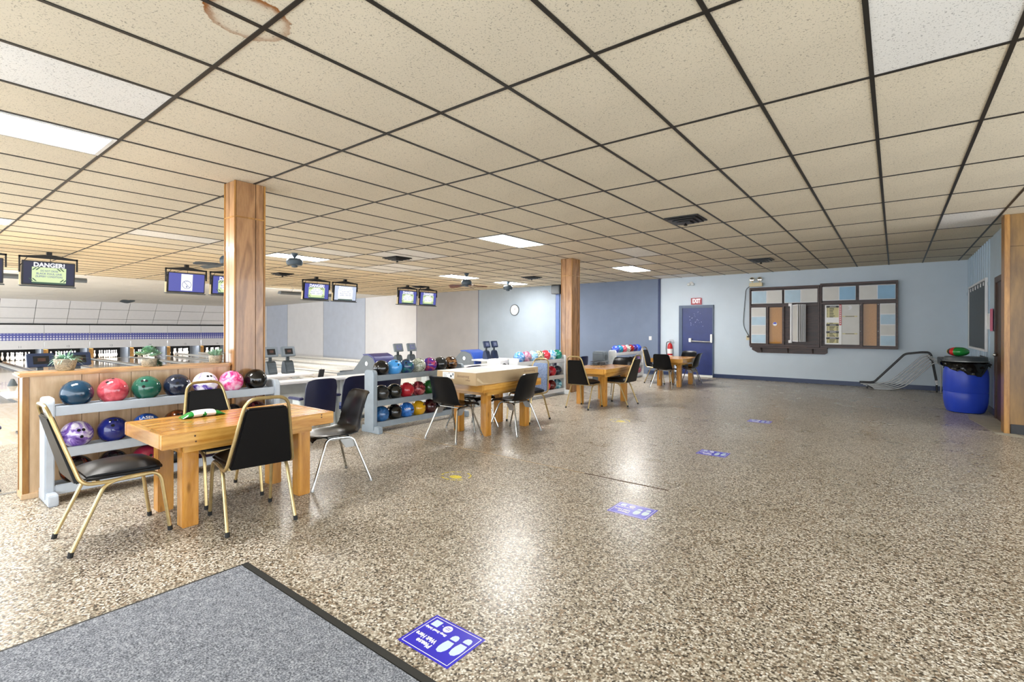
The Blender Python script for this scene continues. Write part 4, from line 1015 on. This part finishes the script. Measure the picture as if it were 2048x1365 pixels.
# ------------------------------------------------------------------ on the back wall
t = thing('wall_clock', (-11.08, YB-.035, 2.055), 'round white wall clock on the light grey wall panel', 'clock')
MB().lathe([(.205, 0), (.205, -.03), (.185, -.04), (.18, -.02), (.005, -.02)], 32, None, 'Y').build('rim', 'dkgrey', t)
f = MB().lathe([(.182, -.012), (.182, -.022), (.004, -.022)], 32, None, 'Y').build('dial', 'white', t)
mb = MB()
for k in range(12): a = k*PI/6; mb.box(-.006, .006, -.0245, -.022, .145, .168, Matrix.Rotation(a, 4, 'Y'))
mb.build('hour_mark', 'dkgrey', f, smooth=False)
for a, L, wd in ((.5, .09, .012), (.06, .13, .008)): MB().box(-wd/2, wd/2, -.027, -.024, -.02, L, Matrix.Rotation(a, 4, 'Y')).build('hand', 'black', t, smooth=False)
t = thing('loudspeaker', (-9.19, YB-.06, 2.73), 'small black box speaker high on the wall left of the farther column', 'speaker')
box('cabinet', 'black', (-.17, .17, -.16, .06, -.17, .14), t, .01); box('grille', 'dkgrey', (-.14, .14, -.168, -.159, -.14, .11), t, .004)
t = thing('exit_sign', (-4.51, YB, 2.165), 'red EXIT sign above the navy door', 'sign')
box('sign_box', 'redsign', (-.145, .145, -.05, -.001, -.095, .095), t, .004)
text('lettering', 'EXIT', .17, 's_white', frame((0.01, -.0515, 0), (1, 0, 0), (0, 0, 1)), t, width=.22, bold=.004)
t = thing('fire_extinguisher', (-5.245, YB-.10, .42), 'red fire extinguisher hanging on the wall beside the exit door', 'fire extinguisher')
MB().lathe([(.06, .0), (.075, .015), (.075, .42), (.06, .49), (.03, .52), (.022, .54)], 20).build('cylinder', 'red', t)
MB().lathe([(.0765, .22), (.0765, .36)], 20).build('label_band', 'white', t); MB().lathe([(.0768, .12), (.0768, .17)], 20).build('label_band', 'white', t)
MB().lathe([(.025, .535), (.03, .56), (.02, .59)], 12).build('valve', 'galv', t)
MB().box(-.02, .11, -.012, .012, .585, .60).box(-.02, .10, -.012, .012, .615, .628).build('handle', 'galv', t, .003)
MB().tube(rnd([(-.02, 0, .57), (-.10, 0, .56), (-.11, -.02, .35), (-.085, -.03, .18)], .06), .011, 8).build('hose', 'black', t)
box('wall_bracket', 'galv', (-.04, .04, .07, .099, .30, .36), t)
t = thing('light_switch', (-5.875, YB-.036, 1.085), 'white light switch plate on the slate blue wall', 'switch'); box('plate', 'mask', (-.045, .045, -.008, 0, -.06, .06), t, .004); box('toggle', 'mask', (-.01, .01, -.02, -.007, -.015, .015), t, .002)
t = thing('wall_lamp', (-4.66, YB, 2.69), 'small glass twin lamp on the wall above the EXIT sign', 'lamp')
MB().lathe([(.055, 0), (.05, -.03), (.03, -.04)], 16, None, 'Y').build('base', 'trim_white', t)
for s in (-1, 1): MB().sphere((s*.055, -.07, -.03), .045, 14, 10).build('lamp_bulb', 'glass', t)
# emergency light
t = thing('emergency_light', (-2.93, YB-.07, 2.50), 'beige emergency light with two lamps above the left notice board', 'emergency light')
box('battery_box', 'beige', (-.155, .155, -.06, .069, .005, .105), t, .006)
for s in (-1, 1):
    MB().cyl((s*.09, 0, .10), (s*.09, 0, .15), .012, 8).build('lamp_stem', 'beige', t)
    lh = MB().lathe([(.02, .05), (.055, .01), (.062, -.03), (.055, -.04)], 18, Matrix.Translation((s*.095, 0, .195)), 'Y').build('lamp_head', 'beige', t)
    MB().lathe([(.052, -.0415), (.03, -.047)], 16, Matrix.Translation((s*.095, 0, .195)), 'Y').build('lens', 'chrome', lh)
MB().tube(rnd([(-.15, .05, .03), (-.26, .05, -.05), (-.31, .05, -.7), (-.33, .05, -1.05), (-.18, .055, -1.33)], .2, 8), .008, 6).build('power_cord', 'dkgrey', t)
t = thing('wall_outlet', (-3.14, YB, 1.13), 'beige wall outlet beside the left notice board', 'outlet'); box('plate', 'beige', (-.04, .04, -.01, 0, -.06, .06), t, .004); box('plug', 'black', (-.015, .04, -.05, -.009, .015, .05), t, .004)
# ------------------------------------------------------------------ notice boards
def board(x0, x1, z0, z1, lb):
    t = thing('notice_board', ((x0+x1)/2, YB, (z0+z1)/2), lb, 'notice board'); hx, hz = (x1-x0)/2, (z1-z0)/2
    box('back', 'brown', (-hx, hx, -.03, -.001, -hz, hz), t); D = -.13
    for q in ((-hx, hx, hz-.05, hz), (-hx, hx, -hz, -hz+.055), (-hx, -hx+.035, -hz+.055, hz-.05), (hx-.035, hx, -hz+.055, hz-.05)): box('frame_board', 'brown', (q[0], q[1], D, -.03, q[2], q[3]), t, .004)
    zc = hz-.47; box('cross_board', 'brown', (-hx+.035, hx-.035, D, -.03, zc-.045, zc), t, .003)
    return t, hx, hz, zc
def cards(t, x0, x1, z0, z1, y, cols, horiz, bs=.012):
    n = len(cols)
    box('card_frame', 'mask', (x0, x1, y+.004, y+.03, z0, z1), t, smooth=False)
    for k, c in enumerate(cols):
        if horiz: a, b, c0, c1 = x0+(x1-x0)*k/n, x0+(x1-x0)*(k+1)/n, z0, z1
        else: a, b, c0, c1 = x0, x1, z1-(z1-z0)*(k+1)/n, z1-(z1-z0)*k/n
        o = box('card_panel', c, (a+bs, b-bs*.6, y, y+.02, c0+bs, c1-bs), t, .002)
    return t
t, hx, hz, zc = board(-3.08, -1.475, .915, 2.47, 'brown notice board with cork and a stack of white frames, left of the two')
w4 = (2*hx-.07-.06)/2
cards(t, -hx+.05, -hx+.04+w4, zc+.04, hz-.09, -.125, ('panelb', 'panelg'), True); cards(t, hx-.04-w4, hx-.045, zc+.04, hz-.09, -.125, ('panelb', 'panelg'), True)
cards(t, -hx+.045, -hx+.40, -hz+.075, zc-.06, -.125, ('panelg', 'panelb', 'panelg', 'panelb'), False)
for x in (-hx+.43, -hx+.80): box('divider', 'brown', (x-.02, x+.025, -.12, -.03, -hz+.055, zc-.045), t, .003)
box('cork_panel', 'cork', (-hx+.47, -hx+.78, -.045, -.031, -hz+.075, zc-.06), t, smooth=False)
b_ = MB().lathe([(.05, -.046), (.05, -.051), (.003, -.051)], 20, Matrix.Translation((-hx+.60, 0, -.19)), 'Y').build('badge', 'white', t, smooth=False)
MB().prism([(-.042, 0), (.042, 0), (.03, .036), (0, .046), (-.03, .036)], -.053, -.0505, 'Y', Matrix.Translation((-hx+.60, 0, -.19))).build('badge_top', 'sticker', b_, smooth=False)
# flip frames
ff = thing('flip_frames', (-1.95, YB-.13, 1.52), 'bundle of white hinged display frames on the left notice board', 'display frames')
box('hinge_post', 'mask', (-.16, -.125, -.06, .10, -.50, .50), ff, .004)
for s in (-1, 1): box('hinge_arm', 'mask', (-.20, -.12, -.05, .09, s*.47-.035, s*.47+.035), ff, .004)
for k in range(6):
    T = Matrix.Translation((-.12+k*.004, -.02, 0)) @ Matrix.Rotation(-.30-.16*k, 4, 'Z')
    o = MB().box(0, .33, -.006, .006, -.47, .47, T).build('leaf_frame', 'mask', ff, .003, smooth=False)
    MB().box(.02, .31, -.0075, .0075, -.44, .44, T).build('leaf_sheet', 'khaki' if k == 0 else 'panelg', o, smooth=False)
sh_ = thing('wall_shelf', (-2.175, YB, .915), 'dark brown bracketed shelf under the left notice board', 'shelf')
box('shelf_board', 'brown', (-.87, .87, -.22, 0, -.035, -.002), sh_, .004)
MB().prism([(-.86, -.035), (.86, -.035), (.86, -.14), (.80, -.175), (-.72, -.175), (-.86, -.10)], -.03, -.001, 'Y').build('apron_board', 'brown', sh_, .004)
for x in (-.62, 0, .55): MB().prism([(-.001, -.036), (-.17, -.036), (-.02, -.17), (-.001, -.17)], x-.012, x+.012, 'X').build('bracket', 'brown', sh_, .003)
t, hx, hz, zc = board(-1.465, .06, .905, 2.50, 'brown notice board with price lists and a wide cork strip, right of the two')
w4 = (2*hx-.07-.07)/2
cards(t, -hx+.05, -hx+.035+w4, zc+.04, hz-.09, -.125, ('panelg', 'panelb2'), True); cards(t, hx-.04-w4, hx-.045, zc+.04, hz-.09, -.125, ('panelg', 'panelb2'), True)
box('cork_panel', 'cork', (-hx+.87, -hx+1.13, -.045, -.031, -hz+.075, zc-.06), t, smooth=False)
for x in (-hx+.84, -hx+1.17): box('divider', 'brown', (x-.03, x+.02, -.12, -.03, -hz+.055, zc-.045), t, .003)
cards(t, hx-.335, hx-.045, -hz+.075, zc-.06, -.125, ('panelg', 'panelb', 'panelg', 'panelb'), False)
for k, (x, z) in enumerate(((-hx+.82, .25), (-hx+.82, -.38), (-hx+1.16, .25), (-hx+1.16, -.38))): MB().lathe([(.010, -.12), (.010, -.128), (.004, -.13)], 10, Matrix.Translation((x, 0, z)), 'Y').build('screw_head', 'chrome', t)
# score sheets with illegible print
s1 = box('list_sheet', 'white', (-hx+.10, -hx+.445, -.10, -.09, -hz+.09, zc-.065), t, smooth=False); s2 = box('list_sheet', 'panelg', (-hx+.45, -hx+.80, -.10, -.09, -hz+.09, zc-.065), t, smooth=False)
zt = zc-.065; xa, xb_ = -hx+.135, -hx+.385
def blk(nm, mat, par, x0, x1, z0, z1, e=.0015): return box(nm, mat, (x0, x1, -.10-e, -.099, z0, z1), par, smooth=False)
LH = zt-(-hz+.09); Q = lambda f: zt-LH*f
for a, b in ((.07, .316), (.45, .655), (.715, .81), (.868, .965)): blk('list_field', 'khaki', s1, xa, xb_, Q(b), Q(a))
ml, mw = MB(), MB()
for a, b in ((.018, .07), (.482, .533), (.665, .715), (.82, .868)):
    blk('list_header', 'black', s1, xa-.004, xb_+.004, Q(b), Q(a), .003); c = (Q(a)+Q(b))/2
    mw.box(xa+.07, xb_-.06, -.1035, -.1005, c+.004, c+.009).box(xa+.06, xb_-.05, -.1035, -.1005, c-.012, c-.007)
for f in [.085+.031*k for k in range(8)]+[.457]+[.55+.029*k for k in range(4)]+[.728, .757, .786]+[.882, .911, .94]:
    z = Q(f); ml.box(xa+.01, xa+.03, -.1032, -.1005, z-.012, z-.001).box(xa+.06, xa+.06+random.uniform(.07, .12), -.1032, -.1005, z-.014, z)
    if f > .5: ml.box(xb_-.045, xb_-.01, -.1032, -.1005, z-.014, z)
ml.build('list_print', 'black', s1, smooth=False)['kind'] = 'stuff'; mw.build('list_print', 'white', s1, smooth=False)['kind'] = 'stuff'
blk('red_strip', 'red', s1, -hx+.395, -hx+.442, zt-.50, zt-.0, .003)
mb = MB()
for k in range(10): mb.box(-hx+.408, -hx+.43, -.1045, -.1025, zt-.045-.047*k, zt-.02-.047*k)
mb.build('strip_print', 'white', s1, smooth=False)['kind'] = 'stuff'
for z in (zt-.28, zt-.70): blk('list_rule', 'khaki', s2, -hx+.46, -hx+.76, z-.018, z+.006, .003); box('rule_print', 'dkgrey', (-hx+.52, -hx+.70, -.1045, -.1025, z-.013, z+.001), s2, smooth=False)
MB().prism([(-.03, .03), (.02, .05), (.05, .02), (.045, -.03), (.01, -.06), (-.03, -.05), (.01, -.02)], -.104, -.1, 'Y', Matrix.Translation((-hx+.60, 0, zt-.07))).build('paper_scrap', 'mask', s2, smooth=False)
# ------------------------------------------------------------------ right wall
t = thing('slate_blackboard', (1.232, 12.63, 1.62), 'grey slate board in a white frame on the ribbed right wall', 'blackboard')
box('slate', 'slate', (-.022, -.004, -1.16, 1.16, -.585, .575), t, smooth=False)
for q in ((-1.22, 1.22, .58, .62), (-1.22, 1.22, -.63, -.59), (-1.22, -1.165, -.59, .58), (1.165, 1.22, -.59, .58)): box('frame_strip', 'mask', (-.035, 0, q[0], q[1], q[2], q[3]), t, .003)
for k in range(6): box('clip', 'mask', (-.032, -.018, -.95+k*.36, -.91+k*.36, .50, .565), t, .002)
for k, (y, z, c, lb) in enumerate(((11.32, 1.50, 'white', 'white paper slip pinned beside the slate board'), (11.02, 1.50, 'pink', 'pink paper slip pinned behind the white one'))):
    o = box('paper_slip', c, (-.012, -.002, -.14, .14, -.13, .13) if k == 0 else (-.004, -.0005, -.13, .13, -.16, .20), None); o.location = (1.232-.0, y, z); tag(o, lb, 'paper')
t = thing('hook_rail', (1.236, 11.9, .86), 'row of small dark hooks below the slate board', 'hooks')
for k in range(8): box('hook', 'dkgrey', (-.02, 0, -.5+k*.12, -.47+k*.12, -.04, .04), t, .003)
t = thing('wall_plate', (1.775, 9.10, .80), 'small white plate on the dark wood wall at the right frame edge', 'switch')
box('plate', 'mask', (-.05, .05, -.02, -.001, -.06, .06), t, .01); box('button', 'greyl', (-.02, .02, -.026, -.019, -.02, .02), t, .003)
# ------------------------------------------------------------------ blue barrel
t = thing('barrel', (.925, 11.05, 0), 'blue plastic barrel with a black bag and lid beside the right wall', 'barrel')
MB().lathe([(.20, 0), (.235, .012), (.262, .08), (.280, .20), (.285, .32), (.279, .335), (.285, .35), (.286, .57), (.280, .67), (.262, .74), (.245, .77), (.245, .82)], 40).build('drum', 'drum', t)
rg = random.Random(3); n = 44
mb = MB(); rowsb = 7
for i in range(rowsb):
    for k in range(n):
        a = 2*math.pi*k/n; q = i/(rowsb-1)
        drop = .10+.05*math.sin(a*2+4.4)+.035*math.sin(a*5+1)+.02*math.sin(a*11)
        if math.cos(a-4.9) > .75: drop += .05
        r = .252+.052*math.sin(min(1, q*1.3)*1.7)+.012*math.sin(a*13+i*2.1)*(q > .1)+.008*math.sin(a*23+i)
        mb.v.append((math.cos(a)*r, math.sin(a)*r, (.835-drop*q)))
for i in range(rowsb-1):
    for k in range(n): mb.f.append((i*n+k, i*n+(k+1) % n, (i+1)*n+(k+1) % n, (i+1)*n+k))
mb.build('bin_bag', 'bag', t)
MB().lathe([(.262, .83), (.285, .835), (.287, .845), (.275, .85), (.27, .90), (.262, .915), (.02, .92)], 40).build('lid', 'dkgrey', t); MB().lathe([(.275, .838), (.291, .84), (.291, .847), (.275, .849)], 40).build('lid_rim', 'galv', t)
t = thing('striped_ball', (.83, 10.98, .92), 'flattened glossy ball striped green, red and yellow lying on the blue barrel', 'ball')
for a, b, c in ((-1, -.78, 'yellow'), (-.78, -.50, 'black'), (-.50, -.12, 'red'), (-.12, 1.0, 'green')):
    th = [a+(b-a)*k/8 for k in range(9)]
    MB().lathe([(max(.001, .125*math.sqrt(max(0, 1-q*q))), q*.145) for q in th], 24, Matrix.Translation((0, 0, .078)) @ Matrix.Rotation(-.45, 4, 'Z') @ Matrix.Diagonal((1, 1.1, .62, 1)), 'X').build('stripe', c, t)
t = thing('side_table', (1.0, 13.45, 0), 'dark-topped folding table behind the blue barrel', 'table')
box('tabletop', 'slate', (-.28, .21, -.55, .55, .66, .78), t, .01); box('edge_strip', 'galv', (-.285, .213, -.555, .555, .645, .66), t, .003)
for s in (-1, 1):
    for q in (-1, 1): MB().tube(rnd([(q*.19-.03, s*.45, .012), (q*.19-.03, s*.45, .62), (q*.14-.03, s*.40, .65)], .05), .014, 8).build('leg', 'galv', t)
# ball ramp of bent tubes leaning at the back wall
t = thing('ball_ramp', (.05, 14.12, 0), 'black and steel bent-tube ramp leaning by the back wall left of the barrel', 'ramp')
MB().tube(rnd([(-.70, -.02, .135), (-.50, -.02, .14), (-.42, -.02, .155), (.13, -.02, .82), (.42, -.02, .865), (.54, -.02, .865), (.58, -.02, .80), (.67, -.02, .22)], .06), .024, 8).build('top_rail', 'black', t)
MB().cyl((.665, -.02, .26), (.672, -.02, .215), .026, 10).cyl((.675, -.02, .20), (.683, -.02, .165), .026, 10).build('rail_sleeve', 'mask', t)
for k in range(6):
    y = -.05-.035*k; dz = -.018*k; x = .07*k
    MB().tube(rnd([(-.68+x*.75, y, .105+dz), (-.38+x*.75, y, .105+dz), (-.10+x*.7, y, .20+dz), (.44+x*.5, y, .80+dz*1.6), (.56+x*.55, y, .80+dz*1.6)], .22, 8), .0125, 6).build('rail', 'galv', t)
MB().tube([(-.62, -.02, .10), (-.45, -.24, .035)], .011, 6).build('rail_tie', 'black', t); MB().tube([(.50, -.02, .80), (.60, -.24, .66)], .011, 6).build('rail_tie', 'black', t)
MB().cyl((-.55, -.10, 0), (-.55, -.10, .09), .013, 6).build('prop_leg', 'black', t); MB().cyl((.672, -.02, 0), (.672, -.02, .2), .018, 8).build('prop_leg', 'black', t)
